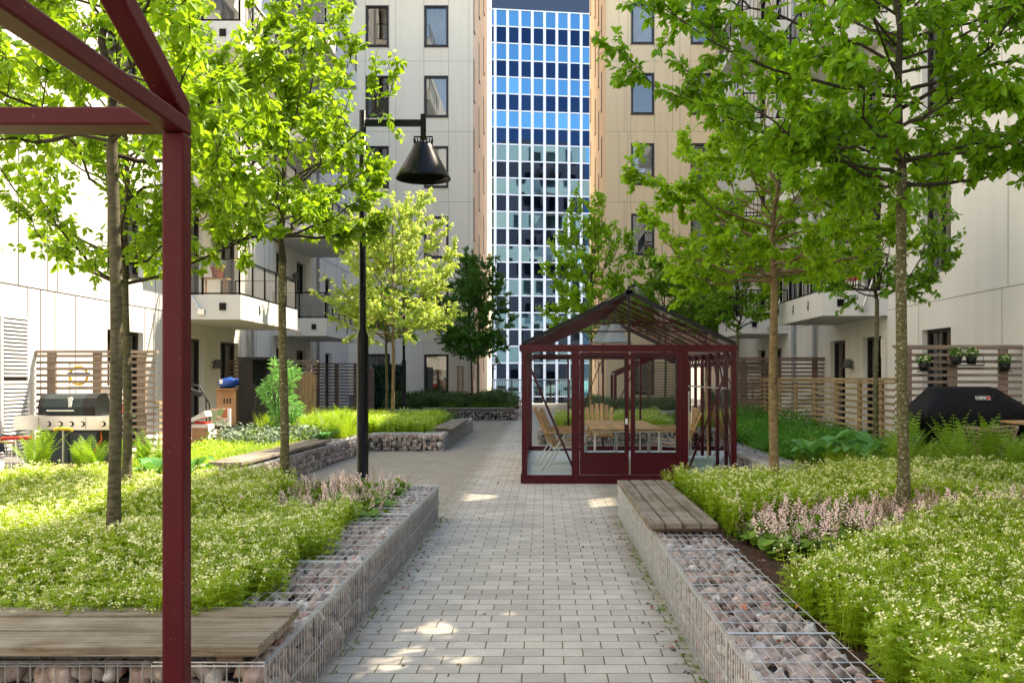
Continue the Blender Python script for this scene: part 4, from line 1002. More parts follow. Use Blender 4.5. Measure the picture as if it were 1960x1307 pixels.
for nm, a, c, mt, k_ in (('lid', lx0 + .06, lx1 - .18, 'grill_green', 1.0), ('end', lx0 - .01, lx0 + .06, 'grill_black', 1.02), ('end2', lx1 - .18, lx1, 'grill_black', 1.02)):
    b.m(mt); p0 = [(a, gy + .0 + u_ * k_, zt + v_ * k_ + .01) for u_, v_ in prof]; p1 = [(c if nm != 'end2' else c - .0, q[1], q[2]) for q in p0]; m_ = len(p0)
    b.add(p0 + p1, [(i, i + 1, m_ + i + 1, m_ + i) for i in range(m_ - 1)], False); b.add(p0, [tuple(range(m_))]); b.add(p1, [tuple(range(m_))[::-1]])
ld = b.build('lid', t)
b = MB().m('steel'); b.tube([(lx0 + .14, gy - .055, zt + .075), (lx1 - .28, gy - .055, zt + .075)], .014, 8); b.bar((lx0 + .18, gy - .055, zt + .075), (lx0 + .18, gy, zt + .075), .015); b.bar((lx1 - .32, gy - .055, zt + .075), (lx1 - .32, gy, zt + .075), .015); b.build('handle', ld)
b = MB().m('plastic_white'); b.tube([(-6.86, gy + .0, zt + .24), (-6.86, gy - .02, zt + .241)], .035, 14); b.box(-6.885, -6.84, gy - .025, gy + .0, zt + .13, zt + .21); b.build('thermometer', ld)
b = MB().m('grill_black'); b.box(-7.3, -6.45, gy + .0, gy + .44, .08, zt - .21); b.m('grill_green'); b.box(-7.27, -6.89, gy - .012, gy - .002, .12, zt - .24); b.box(-6.87, -6.48, gy - .012, gy - .002, .12, zt - .24); b.build('cabinet', t)
for x in (-7.25, -6.5): b = MB().m('rubber'); b.tube([(x, gy + .1, .04), (x + .03, gy + .1, .04)], .04, 12); b.build('wheel', t)
b = MB().m('orange_hose'); b.tube([(-6.45, gy + .05, .72), (-6.4, gy - .02, .6), (-6.5, gy - .03, .45), (-6.42, gy, .3)], .012, 6); b.build('hose', t)
t = thing('garden_spade', 'upright spade with yellow cross grip in front of the left grill', 'spade', (-6.56, 12.9, 0)); b = MB().m('steel'); b.tube([(-6.66, 12.9, 0), (-6.66, 12.9, .76)], .014, 8); b.build('shaft', t)
b = MB().m('plastic_yellow'); b.tube([(-6.79, 12.9, .77), (-6.74, 12.9, .785), (-6.58, 12.9, .785), (-6.53, 12.9, .77)], .024, 8); b.build('grip', t)

# toy ring rack behind the left fence
t = thing('toy_rack', 'white toy frame with yellow ring and blue bar behind the left fence', 'toy', (-7.8, 15.9, 0))
b = MB().m('plastic_white')
for z in (1.34, 1.74): b.tube([(-8.1, 15.9, z), (-7.4, 15.9, z)], .02, 6)
for x in (-8.1, -7.4): b.tube([(x, 15.9, .02), (x, 15.9, 1.75)], .02, 6)
b.build('frame', t)
b = MB().m('plastic_yellow'); b.tube([(-7.93 + .15 * math.cos(a), 15.87, 1.53 + .15 * math.sin(a)) for a in [i * math.pi / 12 for i in range(25)]], .024, 8, cap=False); b.build('ring', t)
b = MB().m('plastic_blue'); b.box(-8.1, -7.72, 15.82, 15.85, 1.51, 1.58); b.build('bar', t)
t = thing('toy_crate', 'red and white plastic toy crate behind the left fence slats', 'crate', (-7.4, 16.0, 0))
b = MB().m('plastic_red'); b.box(-7.55, -7.25, 15.75, 16.05, .85, 1.05); b.build('bin', t); b = MB().m('plastic_white'); b.box(-7.57, -7.23, 15.73, 16.07, 1.052, 1.30); b.build('lid', t)
b = MB().m('cabinet_black'); b.box(-7.6, -7.2, 15.7, 16.1, .0, .845); b.build('stand', t)

# patio chairs far left
def sling_chair(label, x, y, rz, arm):
    t = thing('patio_chair', label, 'chair', (0, 0, 0), 'patio chairs at the left edge')
    b = MB().m('chair_fabric'); b.hexa([(-.24, -.24, .41), (.24, -.24, .41), (.24, .22, .38), (-.24, .22, .38), (-.24, -.24, .43), (.24, -.24, .43), (.24, .22, .40), (-.24, .22, .40)]); b.build('seat', t)
    b = MB().m('chair_fabric'); b.hexa([(-.24, .22, .42), (.24, .22, .42), (.24, .24, .42), (-.24, .24, .42), (-.24, .40, .98), (.24, .40, .98), (.24, .42, .98), (-.24, .42, .98)]); b.build('backrest', t)
    for s_ in (-1, 1):
        b = MB().m('steel'); b.tube([(s_ * .26, -.22, 0), (s_ * .26, -.24, .62)], .014, 6); b.build('leg', t)
        b = MB().m('steel'); b.tube([(s_ * .26, .30, 0), (s_ * .26, .22, .42), (s_ * .26, .41, .99)], .014, 6); b.tube([(s_ * .26, -.23, .41), (s_ * .26, .23, .39)], .012, 6); b.build('leg', t)
        b = MB().m(arm); b.bar((s_ * .26, -.28, .635), (s_ * .26, .33, .66), .05, .022); b.build('armrest', t)
    t.location = (x, y, 0); t.rotation_euler.z = rz
sling_chair('grey sling chair with brown armrests before the left grill', -7.35, 12.6, R(100), 'teak_y')
sling_chair('dark grey sling chair cut by the left photo edge', -7.75, 13.2, R(60), 'rubber')
t = thing('kick_scooter', 'child scooter with red handlebar grips at the left edge', 'scooter', (-6.75, 12.0, 0))
b = MB().m('steel'); b.tube([(-6.80, 12.1, .08), (-6.86, 12.1, .70)], .016, 8); b.build('steering_post', t)
b = MB().m('plastic_red'); b.tube([(-7.02, 12.05, .71), (-6.68, 12.15, .71)], .022, 8); b.build('grip', t)
b = MB().m('plastic_white'); b.box(-6.98, -6.74, 12.03, 12.09, .40, .46); b.build('bag_hook', t)
b = MB().m('plastic_blue'); b.box(-6.86, -6.74, 12.1, 12.7, .07, .10); b.build('deck', t)
for y in (12.08, 12.72): b = MB().m('rubber'); b.tube([(-6.83, y, .06), (-6.79, y, .06)], .06, 14); b.build('wheel', t)

# ================================================================ left patio store: cabinet, boxes, bag, cooler
t = thing('tall_cabinet', 'tall matt black cabinet standing on the left patio', 'cabinet', (-5.7, 18.6, 0))
b = MB().m('cabinet_black'); b.hexa([(-6.06, 18.5, 0), (-5.74, 18.35, 0), (-5.50, 18.75, 0), (-5.8, 18.95, 0), (-6.06, 18.5, 1.84), (-5.74, 18.35, 1.84), (-5.50, 18.75, 1.84), (-5.8, 18.95, 1.84)]); b.build('body', t)
b = MB().m('cabinet_black'); b.hexa([(-6.08, 18.47, 1.845), (-5.66, 18.30, 1.845), (-5.28, 18.75, 1.845), (-5.8, 18.99, 1.845), (-6.08, 18.47, 1.90), (-5.66, 18.30, 1.90), (-5.28, 18.75, 1.90), (-5.8, 18.99, 1.90)]); b.build('top', t)
b = MB().m('rubber'); b.box(-5.70, -5.685, 18.36, 18.375, .9, 1.1); b.build('handle', t)
t = thing('moving_box', 'large brown cardboard box beside the black cabinet', 'box', (-6.3, 18.6, 0)); b = MB().m('cardboard'); b.box(-6.52, -6.13, 18.55, 18.9, .12, 1.27)
b.m('frame_brown')
for i in range(3): b.box(-6.38 + i * .06, -6.35 + i * .06, 18.546, 18.549, .98, 1.08)
b.build('carton', t); b = MB().m('cardboard'); b.box(-6.53, -6.12, 18.40, 18.545, 1.262, 1.272); b.build('flap', t)
b = MB().m('cabinet_black'); b.box(-6.55, -6.1, 18.5, 18.95, 0, .115); b.build('pallet', t)
t = thing('carry_bag', 'crumpled blue carry bag lying on the cardboard box', 'bag', (-6.3, 18.7, 1.28)); b = MB().m('blue_bag'); vs_ = []
V0 = IV * np.array([.24, .15, .11]) + np.array([-6.31, 18.72, 1.385]); rg = np.random.default_rng(3); V0 += rg.normal(size=V0.shape) * .022
b.add([tuple(v) for v in V0], [tuple(f) for f in IF], True); b.build('sack', t)
b = MB().m('plastic_white'); b.box(-6.46, -6.40, 18.535, 18.545, 1.37, 1.46); b.build('tag', t)
t = thing('product_box', 'white printed box with colourful pictures below the blue bag', 'box', (-6.45, 17.9, 0)); b = MB().m('print_mix'); b.box(-6.46, -6.08, 17.9, 17.96, .56, .90); b.m('plastic_white').box(-6.08, -6.03, 17.9, 17.96, .56, .90); b.build('carton', t)
b = MB().m('frame_brown'); b.box(-6.47, -6.02, 17.88, 18.2, .50, .555); b.box(-6.57, -6.52, 17.88, 18.2, 0, .5); b.box(-6.15, -6.10, 17.88, 18.2, 0, .5); b.build('stool', t)
t = thing('cool_box', 'white cool box with red interior and open lid on the left patio', 'cool box', (-6.3, 16.6, 0)); b = MB().m('plastic_white'); b.box(-6.28, -5.98, 16.6, 16.9, .40, .66)
b.m('cardboard').box(-6.27, -5.99, 16.596, 16.599, .41, .60); b.build('bin', t)
b = MB().m('plastic_white'); b.hexa([(-6.30, 16.6, .70), (-6.02, 16.6, .80), (-6.02, 16.9, .80), (-6.30, 16.9, .70), (-6.30, 16.6, .76), (-6.05, 16.6, .90), (-6.05, 16.9, .90), (-6.30, 16.9, .76)]); b.build('lid', t)
b = MB().m('plastic_red'); b.box(-6.24, -6.03, 16.62, 16.88, .665, .70); b.build('liner', t); b = MB().m('teak_x'); b.box(-6.35, -5.9, 16.55, 16.95, .34, .395)
for x in (-6.33, -5.95): b.box(x, x + .04, 16.6, 16.64, 0, .338); b.box(x, x + .04, 16.86, 16.9, 0, .338)
b.build('stand', t)
t = thing('pushchair', 'folded dark pushchair leaning by the cardboard box', 'pushchair', (-6.5, 17.7, 0)); b = MB().m('rubber')
b.tube([(-6.30, 17.6, .1), (-6.32, 17.6, 1.0), (-6.50, 17.6, 1.32), (-6.62, 17.6, 1.36)], .018, 6); b.tube([(-6.40, 17.7, .1), (-6.42, 17.7, 1.1), (-6.50, 17.6, 1.32)], .015, 6); b.tube([(-6.64, 17.5, 1.25), (-6.44, 17.5, 1.18)], .05, 8); b.build('frame', t)
for x in (-6.28, -6.44): b = MB().m('rubber'); b.tube([(x, 17.6, .09), (x + .03, 17.6, .09)], .09, 16); b.build('wheel', t)

# reed screens between the patios on the left
t = thing('reed_screen', 'brown bundled reed and board screen behind the leafy shrub', 'screen', (-6, 21.5, 0))
for i in range(9):
    x = -6.02 + i * .085; b = MB().m('board_z'); b.box(x, x + .08, 21.5, 21.53, .02, 1.60 + .03 * math.sin(i * 2.1)); b.build('board', t)
b = MB().m('rattan'); rg = random.Random(8)
for i in range(60): x = -6.0 + rg.random() * .33; b.tube([(x, 21.46, .9 + rg.random() * .1), (x + rg.uniform(-.04, .04), 21.44, 1.58 + rg.uniform(-.05, .05))], .006, 3)
b.build('reeds', t)
b = MB().m('teak_x'); b.box(-5.98, -5.62, 21.38, 21.45, .62, .88); b.m('plastic_white')
for j in range(3):
    for i in range(5): b.box(-5.95 + i * .065, -5.91 + i * .065, 21.372, 21.379, .65 + j * .075, .69 + j * .075)
b.build('plant_tray', t)
t = thing('wooden_gate', 'brown wooden gate leaf by the ivy covered corner', 'gate', (-5.9, 33, 0))
for i in range(3): b = MB().m('slat_dark'); b.box(-6.42 + i * .115, -6.31 + i * .115, 33.4, 33.44, .05, 1.75 + .05 * i); b.build('board', t)
b = MB().m('steel'); b.box(-6.38, -6.36, 33.37, 33.398, .9, 1.0); b.build('latch', t)

# balcony furniture
t = thing('balcony_bench', 'small wooden bench on the first left balcony', 'bench', (-7.4, 20.8, 3.31)); b = MB().m('teak_x'); b.box(-7.62, -7.02, 20.62, 20.90, 3.68, 3.71); b.build('seat', t)
for x in (-7.56, -7.10):
    for y in (20.66, 20.85): b = MB().m('teak_z'); b.bar((x, y, 3.312), (x, y, 3.678), .035); b.build('leg', t)
t = thing('potted_plant', 'terracotta pot with pale leafy plant on the first left balcony', 'potted plant', (-7.27, 20.75, 3.71)); b = MB().m('terracotta'); b.lathe([(0, .003), (.10, .003), (.14, .20), (.155, .20), (.155, .25), (.13, .25), (0, .22)], (-7.27, 20.75, 3.71), 18); b.build('pot', t)
b = MB().m('silver_leaf'); rg = random.Random(2)
for i in range(260):
    d = Vector((rg.gauss(0, 1), rg.gauss(0, 1), rg.gauss(.5, 1))).normalized(); c = Vector((-7.27, 20.75, 4.03)) + Vector((d.x * .2, d.y * .18, d.z * .14)) * rg.uniform(.3, 1); a = Vector((rg.gauss(0, 1), rg.gauss(0, 1), rg.gauss(0, 1))).normalized() * .035; e = d.cross(a).normalized() * .018; b.quad(c - a, c - e, c + a, c + e)
b.build('foliage', t)
t = thing('balcony_chair', 'black round backed chair on the second left balcony', 'chair', (-7.4, 29.3, 3.31)); b = MB().m('rubber')
b.tube([(-7.5 + .3 * math.cos(a), 29.4 + .1 * math.sin(a), 3.98 + .22 * math.sin(a)) for a in [i * math.pi / 8 for i in range(17)]], .02, 6); b.build('backrest', t)
b = MB().m('rubber'); b.lathe([(0, .42), (.26, .42), (.26, .39), (0, .39)], (-7.5, 29.25, 3.31), 16); b.build('seat', t)
for i in range(4): a = .78 + 1.57 * i; b = MB().m('rubber'); b.tube([(-7.5 + .2 * math.cos(a), 29.25 + .2 * math.sin(a), 3.312), (-7.5 + .15 * math.cos(a), 29.25 + .15 * math.sin(a), 3.70)], .015, 5); b.build('leg', t)
t = thing('deck_chair', 'red deck chair on the first right balcony', 'chair', (6.9, 20.8, 3.37)); b = MB().m('plastic_red')
b.hexa([(6.55, 20.6, 3.72), (7.0, 20.6, 3.66), (7.0, 21.05, 3.66), (6.55, 21.05, 3.72), (6.55, 20.6, 3.75), (7.0, 20.6, 3.69), (7.0, 21.05, 3.69), (6.55, 21.05, 3.75)]); b.build('seat', t)
b = MB().m('plastic_red'); b.hexa([(7.0, 20.6, 3.7), (7.03, 20.6, 3.7), (7.03, 21.05, 3.7), (7.0, 21.05, 3.7), (7.2, 20.6, 4.2), (7.23, 20.6, 4.2), (7.23, 21.05, 4.2), (7.2, 21.05, 4.2)]); b.build('backrest', t)
for x in (6.58, 7.0):
    for y in (20.63, 21.02): b = MB().m('rubber'); b.bar((x, y, 3.375), (x, y, 3.67), .025); b.build('leg', t)
# ================================================================ leaves and trees
def leaf_arrays(pos, dr, nm, size, wid=.62, rg=None):
    """pointed folded leaves; pos, dr, nm arrays (n,3); size (n,)"""
    dr = dr / np.linalg.norm(dr, axis=1)[:, None]; sd = np.cross(dr, nm); sd /= (np.linalg.norm(sd, axis=1)[:, None] + 1e-9); up = np.cross(sd, dr)
    L = size[:, None]; W = L * wid
    def pt(a, b, c): return pos + dr * L * a + sd * W * b + up * L * c
    V = np.stack([pt(0, 0, 0), pt(.5, 0, -.03), pt(1, 0, -.16), pt(.24, .42, .07), pt(.66, .38, .02), pt(.24, -.42, .07), pt(.66, -.38, .02)], 1).reshape(-1, 3)
    n = len(pos); b = np.arange(n)[:, None] * 7
    F = np.concatenate([b + np.array([[0, 1, 4, 3]]), b + np.array([[1, 2, 4, 4]]), b + np.array([[0, 5, 6, 1]]), b + np.array([[1, 6, 2, 2]])])
    return V, F
def leaf_obj(name, V, n, mat, parent, origin):
    me = bpy.data.meshes.new(name); b = (np.arange(n)[:, None] * 7)
    pent = np.stack([b + np.array([[0, 1, 2, 4, 3]]), b + np.array([[0, 5, 6, 2, 1]])], 1).reshape(-1, 5)
    me.vertices.add(len(V)); me.vertices.foreach_set('co', (V - np.array(origin)).astype(np.float32).ravel())
    me.loops.add(pent.size); me.loops.foreach_set('vertex_index', pent.astype(np.int32).ravel())
    me.polygons.add(len(pent)); me.polygons.foreach_set('loop_start', np.arange(0, pent.size, 5, dtype=np.int32))
    me.materials.append(M[mat]); me.update(calc_edges=True)
    o = bpy.data.objects.new(name, me); C.objects.link(o); o.parent = parent; return o
def tree(label, base, fork, cc, rad, tr, nprim, nleaf, lsize, lmat, bark, seed, kind='young_tree', cone=0., lean=(0, 0), wid=.62, sec=7, group=None, low=.25, limb='branch', gaps=.5):
    rg = np.random.default_rng(seed); rd = random.Random(seed)
    t = thing(kind, label, 'tree', base, group or 'trees in the planting beds')
    base = Vector(base); cc = Vector(cc); rad = Vector(rad)
    top = Vector((cc.x + lean[0], cc.y + lean[1], cc.z + rad.z * .8))
    F = Vector((base.x + lean[0] * .3, base.y, fork)); tb = MB().m(bark)
    # trunk to fork, then leader
    pts, rs_ = [], []
    for i in range(10):
        a = i / 9; p = base.lerp(F, a) + Vector((math.sin(a * 5 + seed) * .012, math.cos(a * 4 + seed) * .012, 0)); pts.append(p - Z_ * (.1 if i == 0 else 0)); rs_.append(tr * (1.22 - .4 * min(1, a * 5)) if a < .2 else tr * (.86 - .14 * a))
    tb.tube(pts, rs_, 12); tb.m(limb)
    def envelope(p):
        d = p - cc; h = d.z / rad.z
        f = 1 - cone * (h * .5 + .5) * .95
        q = (d.x / (rad.x * f + 1e-6)) ** 2 + (d.y / (rad.y * f + 1e-6)) ** 2 + h * h
        return q + .55 * noise.noise(p * 1.1 + Vector((seed * 3.1, 0, 0))) 
    lead = [F.lerp(top, i / 8) + Vector((rd.gauss(0, .03), rd.gauss(0, .03), 0)) * (i > 0) for i in range(9)]
    tb.tube(lead, [tr * .66 * (1 - i / 9.5) for i in range(9)], 7)
    twigs = []
    def branch(p0, p1, r0, curve, ns, n):
        mid = p0.lerp(p1, .5) + curve; out = []
        for i in range(ns + 1):
            a = i / ns; q = p0 * (1 - a) ** 2 + mid * 2 * a * (1 - a) + p1 * a * a
            if 0 < i < ns: q = q + Vector((rd.gauss(0, 1), rd.gauss(0, 1), rd.gauss(0, 1))) * (p1 - p0).length * .018
            out.append(q)
        tb.tube(out, [max(.0022, r0 * (1 - .8 * i / ns)) for i in range(ns + 1)], n, cap=False); return out
    for i in range(nprim):
        s = (i + .5) / nprim; ang = i * 2.39996 + rd.uniform(-.35, .35) + seed
        st = lead[0].lerp(lead[-1], .0 + .50 * s ** 1.2) if i > nprim * .35 else F.lerp(lead[1], rd.uniform(-.35, .9))
        h = -low - .25 + (1.15 + low) * s + rd.uniform(-.12, .12); h = min(.86, h)
        f = 1 - cone * (h * .5 + .5) * .95
        rr_ = math.sqrt(max(.05, 1 - h * h)) * rd.uniform(.72, 1.02) * f
        end = cc + Vector((math.cos(ang) * rad.x * rr_, math.sin(ang) * rad.y * rr_, rad.z * h))
        if end.z < st.z + .05: end.z = st.z + rd.uniform(.0, .25)
        hv = Vector((end.x - st.x, end.y - st.y, 0)); ln = (end - st).length
        pr = branch(st, end, tr * rd.uniform(.28, .42) * (1 - .45 * s), hv * .22 + Vector((0, 0, -.10 * ln)), 7, 6)
        twigs.append((pr[-2], pr[-1]))
        for j in range(sec):
            k_ = .22 + .75 * (j + rd.random()) / sec; ix = k_ * 7; a0 = int(min(6, ix)); q0 = pr[a0].lerp(pr[a0 + 1], ix - a0)
            dv = (pr[a0 + 1] - pr[a0]).normalized() * .7 + Vector((rd.gauss(0, .6), rd.gauss(0, .6), rd.gauss(.15, .45)))
            l2 = rd.uniform(.22, .46) * min(rad.x, rad.z) * (1.15 - .5 * k_); q1 = q0 + dv.normalized() * l2
            if envelope(q1) > 1.25: q1 = q0.lerp(q1, .5)
            sb = branch(q0, q1, tr * .10, Vector((rd.gauss(0, .05), rd.gauss(0, .05), .06)) * l2, 4, 4)
            twigs += [(sb[k], sb[k + 1]) for k in (1, 2, 3)]
            for m_ in range(3):
                a1 = rd.randint(1, 3); q2 = sb[a1]; dv2 = (sb[a1 + 1] - sb[a1]).normalized() * .6 + Vector((rd.gauss(0, .6), rd.gauss(0, .6), rd.gauss(.0, .4))); l3 = l2 * rd.uniform(.35, .65)
                q3 = q2 + dv2.normalized() * l3; tb.tube([q2, q2.lerp(q3, .5) + Vector((0, 0, .02)), q3], [.004, .003, .002], 3); twigs.append((q2, q2.lerp(q3, .5))); twigs.append((q2.lerp(q3, .5), q3))
    tb.build('trunk', t)
    A = np.array([tuple(a) for a, b in twigs]); B = np.array([tuple(b) for a, b in twigs])
    # clump weights: some twigs are bare, others dense
    wts = np.array([max(.04, 1 + gaps * 2.2 * noise.noise(Vector(a) * 2.2 + Vector((0, 0, seed)))) for a in A]); wts *= np.linalg.norm(B - A, axis=1); wts /= wts.sum()
    idx = rg.choice(len(A), size=nleaf, p=wts); u_ = rg.random((nleaf, 1)); pos = A[idx] * (1 - u_) + B[idx] * u_
    td = B[idx] - A[idx]; td /= (np.linalg.norm(td, axis=1)[:, None] + 1e-9)
    dr = td * .55 + rg.normal(size=(nleaf, 3)) * .62 + np.array([0, 0, -.38]); dr /= np.linalg.norm(dr, axis=1)[:, None]
    nm = rg.normal(size=(nleaf, 3)) * .55 + np.array([0, 0, 1.0]); sz = lsize * rg.uniform(.6, 1.18, nleaf)
    pos = pos + dr * .012
    keep = np.array([envelope(Vector(p)) < 1.55 for p in pos]); pos, dr, nm, sz = pos[keep], dr[keep], nm[keep], sz[keep]
    V, _ = leaf_arrays(pos, dr, nm, sz, wid); leaf_obj('crown', V, len(pos), lmat, t, tuple(base))
    return t
tree('grey barked tree in the near left planter behind the red post', (-2.67, 5.8, .28), 2.95, (-2.78, 5.85, 4.05), (1.42, 1.35, 1.85), .046, 22, 10500, .076, 'leaf_beech', 'bark_grey', 11, lean=(-.05, 0), low=.5)
tree('tree whose thin trunk stands just right of the near left trunk', (-4.06, 9.05, .28), 2.45, (-4.1, 9.05, 4.2), (1.75, 1.5, 2.0), .052, 22, 12500, .078, 'leaf_beech', 'bark_grey', 12, low=.5)
tree('sunlit tree left of the near street lamp', (-2.64, 9.45, .28), 2.66, (-2.68, 9.5, 4.15), (1.25, 1.3, 1.75), .052, 22, 11500, .078, 'leaf_beech', 'bark_lichen', 13, low=.45)
tree('large lichen flecked tree at the right with broad dark green leaves', (2.84, 7.36, .28), 3.15, (2.78, 7.4, 4.62), (2.2, 1.9, 1.85), .054, 32, 29000, .08, 'leaf_big', 'bark_lichen', 14, low=.75)
tree('tan barked maple right of the greenhouse door side', (2.38, 9.6, .28), 2.50, (2.30, 9.7, 3.45), (1.5, 1.4, 1.2), .055, 26, 25000, .052, 'leaf_maple', 'bark_tan', 15, low=.5, wid=.9, limb='bark_tan')
tree('slim tree before the low yellow brown fence on the right', (5.30, 14.8, .28), 2.75, (5.3, 14.8, 3.95), (1.55, 1.4, 1.3), .046, 18, 9500, .075, 'leaf_mid', 'bark_lichen', 16, low=.4)
tree('bright lime leaved tree in full sun in the middle planter', (-3.80, 23.5, .28), 2.55, (-3.80, 23.5, 4.3), (2.2, 1.9, 2.25), .055, 28, 24000, .074, 'leaf_lime', 'bark_tan', 17, cone=.5, low=.5, wid=.85, limb='bark_tan', gaps=.7)
tree('small darker tree behind the bright lime leaved tree', (-4.44, 26.3, .28), 2.45, (-4.4, 26.3, 3.5), (1.4, 1.2, 1.15), .05, 12, 4000, .10, 'leaf_mid', 'bark_lichen', 18)
tree('left trunk of the dark conical pair before the railing', (-2.85, 37, .28), 2.3, (-3.1, 37, 4.6), (1.9, 1.5, 2.5), .055, 24, 16000, .095, 'leaf_dark', 'bark_lichen', 19, cone=.65, low=.85)
tree('right trunk of the dark conical pair before the railing', (-2.39, 34, .28), 2.3, (-2.25, 34, 4.2), (1.7, 1.4, 2.3), .055, 24, 16000, .095, 'leaf_dark', 'bark_lichen', 20, cone=.6, low=.85)
tree('upright green tree behind the left half of the greenhouse', (1.23, 24, .28), 2.5, (1.25, 24, 4.35), (1.6, 1.4, 2.3), .055, 26, 18000, .078, 'leaf_maple', 'bark_tan', 21, cone=.45, low=.6, wid=.85, gaps=.7)
tree('small leaved tree by the right corner of the greenhouse', (5.0, 24, .28), 2.7, (5.0, 24, 4.15), (1.4, 1.3, 1.5), .05, 20, 13000, .072, 'leaf_mid', 'bark_lichen', 22, wid=.8)
tree('darker tree beyond the greenhouse ridge', (4.4, 33.5, .28), 2.6, (4.3, 33.5, 4.7), (1.6, 1.4, 2.0), .055, 16, 7000, .12, 'leaf_mid', 'bark_lichen', 23, wid=.8, cone=.3)
tree('tree farthest away before the peach block', (6.2, 35.5, .28), 2.6, (6.1, 35.5, 4.6), (1.5, 1.3, 2.0), .055, 14, 6000, .12, 'leaf_mid', 'bark_lichen', 24, wid=.8, cone=.3)

# ================================================================ scattered ground planting (stuff)
def proto(name, mb):
    me = bpy.data.meshes.new(name); me.from_pydata(mb.v, [], mb.f)
    for mn in mb.mats: me.materials.append(M[mn])
    me.polygons.foreach_set('material_index', mb.mi); me.update()
    return bpy.data.objects.new(name, me)
def lf(b, p, d, n, L, w=.4):
    d = d.normalized(); s = d.cross(n).normalized() * L * w * .5; b.add([p, p + d * L * .5 + s, p + d * L - Z_ * L * .12, p + d * L * .5 - s], [(0, 1, 2, 3)])
def galium(seed, leafm='ground_green', flower='flower_white', h=.23, nst=5, fl=.44):
    rd = random.Random(seed); b = MB()
    for i in range(nst):
        x, y = rd.gauss(0, .035), rd.gauss(0, .035); hh = h * rd.uniform(.75, 1.15); tx, ty = x + rd.gauss(0, .025), y + rd.gauss(0, .025)
        b.m(leafm); s = .0016; b.add([(x - s, y, 0), (x + s, y, 0), (tx + s, ty, hh), (tx - s, ty, hh)], [(0, 1, 2, 3)])
        for w_ in range(4):
            a = (w_ + 1) / 4.6; c = Vector((x + (tx - x) * a, y + (ty - y) * a, hh * a)); o = rd.random() * 6
            for k in range(7): an = o + k * .898; lf(b, c, Vector((math.cos(an), math.sin(an), rd.uniform(.0, .45))), Z_, rd.uniform(.022, .034), .34)
        if rd.random() < fl:
            b.m(flower)
            for k in range(rd.randint(6, 11)):
                c = Vector((tx + rd.gauss(0, .0085), ty + rd.gauss(0, .0085), hh + rd.uniform(-.004, .016))); s = rd.uniform(.0035, .0055); e = rd.gauss(0, .5) * s; g_ = rd.gauss(0, .5) * s
                b.add([c + Vector((-s, -s * .3, e)), c + Vector((s * .2, -s, g_)), c + Vector((s, s * .3, -e)), c + Vector((-s * .2, s, -g_))], [(0, 1, 2, 3)])
    return proto('tuft', b)
def tiarella(seed):
    rd = random.Random(seed); b = MB().m('ground_mid')
    for i in range(9):
        an = rd.random() * 6.28; r = rd.uniform(.02, .10); c = Vector((math.cos(an) * r, math.sin(an) * r, rd.uniform(.05, .11))); s = rd.uniform(.03, .05); up = Vector((rd.gauss(0, .25), rd.gauss(0, .25), 1)).normalized(); u = up.cross(Vector((math.cos(an), math.sin(an), .2))).normalized(); v = up.cross(u)
        ps = [c + (u * math.cos(k * 1.047) + v * math.sin(k * 1.047)) * s * (1 if k % 2 else .8) for k in range(6)]; b.add(ps, [(0, 1, 2, 3, 4, 5)])
    for i in range(rd.choice((0, 1, 2, 3))):
        x, y = rd.gauss(0, .05), rd.gauss(0, .05); h = rd.uniform(.10, .235); b.m('twig'); b.add([(x - .0015, y, .03), (x + .0015, y, .03), (x + .0015, y, h), (x - .0015, y, h)], [(0, 1, 2, 3)]); b.m('flower_pink')
        for k in range(17):
            z = h - .10 + .105 * k / 17; r = .021 * (1 - (z - h + .1) / .12); an = k * 2.4; c = Vector((x + math.cos(an) * r, y + math.sin(an) * r, z)); s = .0062
            b.add([c + Vector((-s, 0, -s * .4)), c + Vector((0, -s, s * .4)), c + Vector((s, 0, s)), c + Vector((0, s, 0))], [(0, 1, 2, 3)])
    return proto('tuft', b)
def bushlet(seed, mat, n=40, r=.09, h=.16, L=.035, w=.45, up=.4):
    rd = random.Random(seed); b = MB().m(mat)
    for i in range(n):
        an = rd.random() * 6.28; rr_ = r * math.sqrt(rd.random()); z = h * rd.uniform(.15, 1) * (1 - .5 * (rr_ / r) ** 2); c = Vector((math.cos(an) * rr_, math.sin(an) * rr_, z))
        lf(b, c, Vector((math.cos(an) + rd.gauss(0, .5), math.sin(an) + rd.gauss(0, .5), rd.gauss(up, .4))), Vector((rd.gauss(0, .4), rd.gauss(0, .4), 1)), L * rd.uniform(.7, 1.3), w)
    return proto('tuft', b)
def feather(seed, mat, h=.3, n=5):
    """upright stems with fine leaflets"""
    rd = random.Random(seed); b = MB().m(mat)
    for i in range(n):
        x, y = rd.gauss(0, .04), rd.gauss(0, .04); tx, ty = x + rd.gauss(0, .08), y + rd.gauss(0, .08); hh = h * rd.uniform(.6, 1.1)
        for k in range(13):
            a = .15 + .85 * k / 13; c = Vector((x + (tx - x) * a * a, y + (ty - y) * a * a, hh * a)); an = rd.random() * 6.28
            for q in (0, 3.14): lf(b, c, Vector((math.cos(an + q), math.sin(an + q), .35)), Z_, .06 * (1.1 - a) + .015, .3)
    return proto('tuft', b)
def weed(seed):
    rd = random.Random(seed); b = MB().m('ground_mid')
    for i in range(9):
        an = rd.random() * 6.28; lf(b, Vector((rd.gauss(0, .01), rd.gauss(0, .01), 0)), Vector((math.cos(an), math.sin(an), rd.uniform(.2, 1.3))), Z_, rd.uniform(.02, .05), .3)
    return proto('tuft', b)
def dryleaf(seed, mat):
    rd = random.Random(seed); b = MB().m(mat); s = .018
    b.add([(-s, 0, .003), (0, -s * .6, .006), (s, 0, .003), (0, s * .6, .009)], [(0, 1, 2, 3)]); return proto('tuft', b)

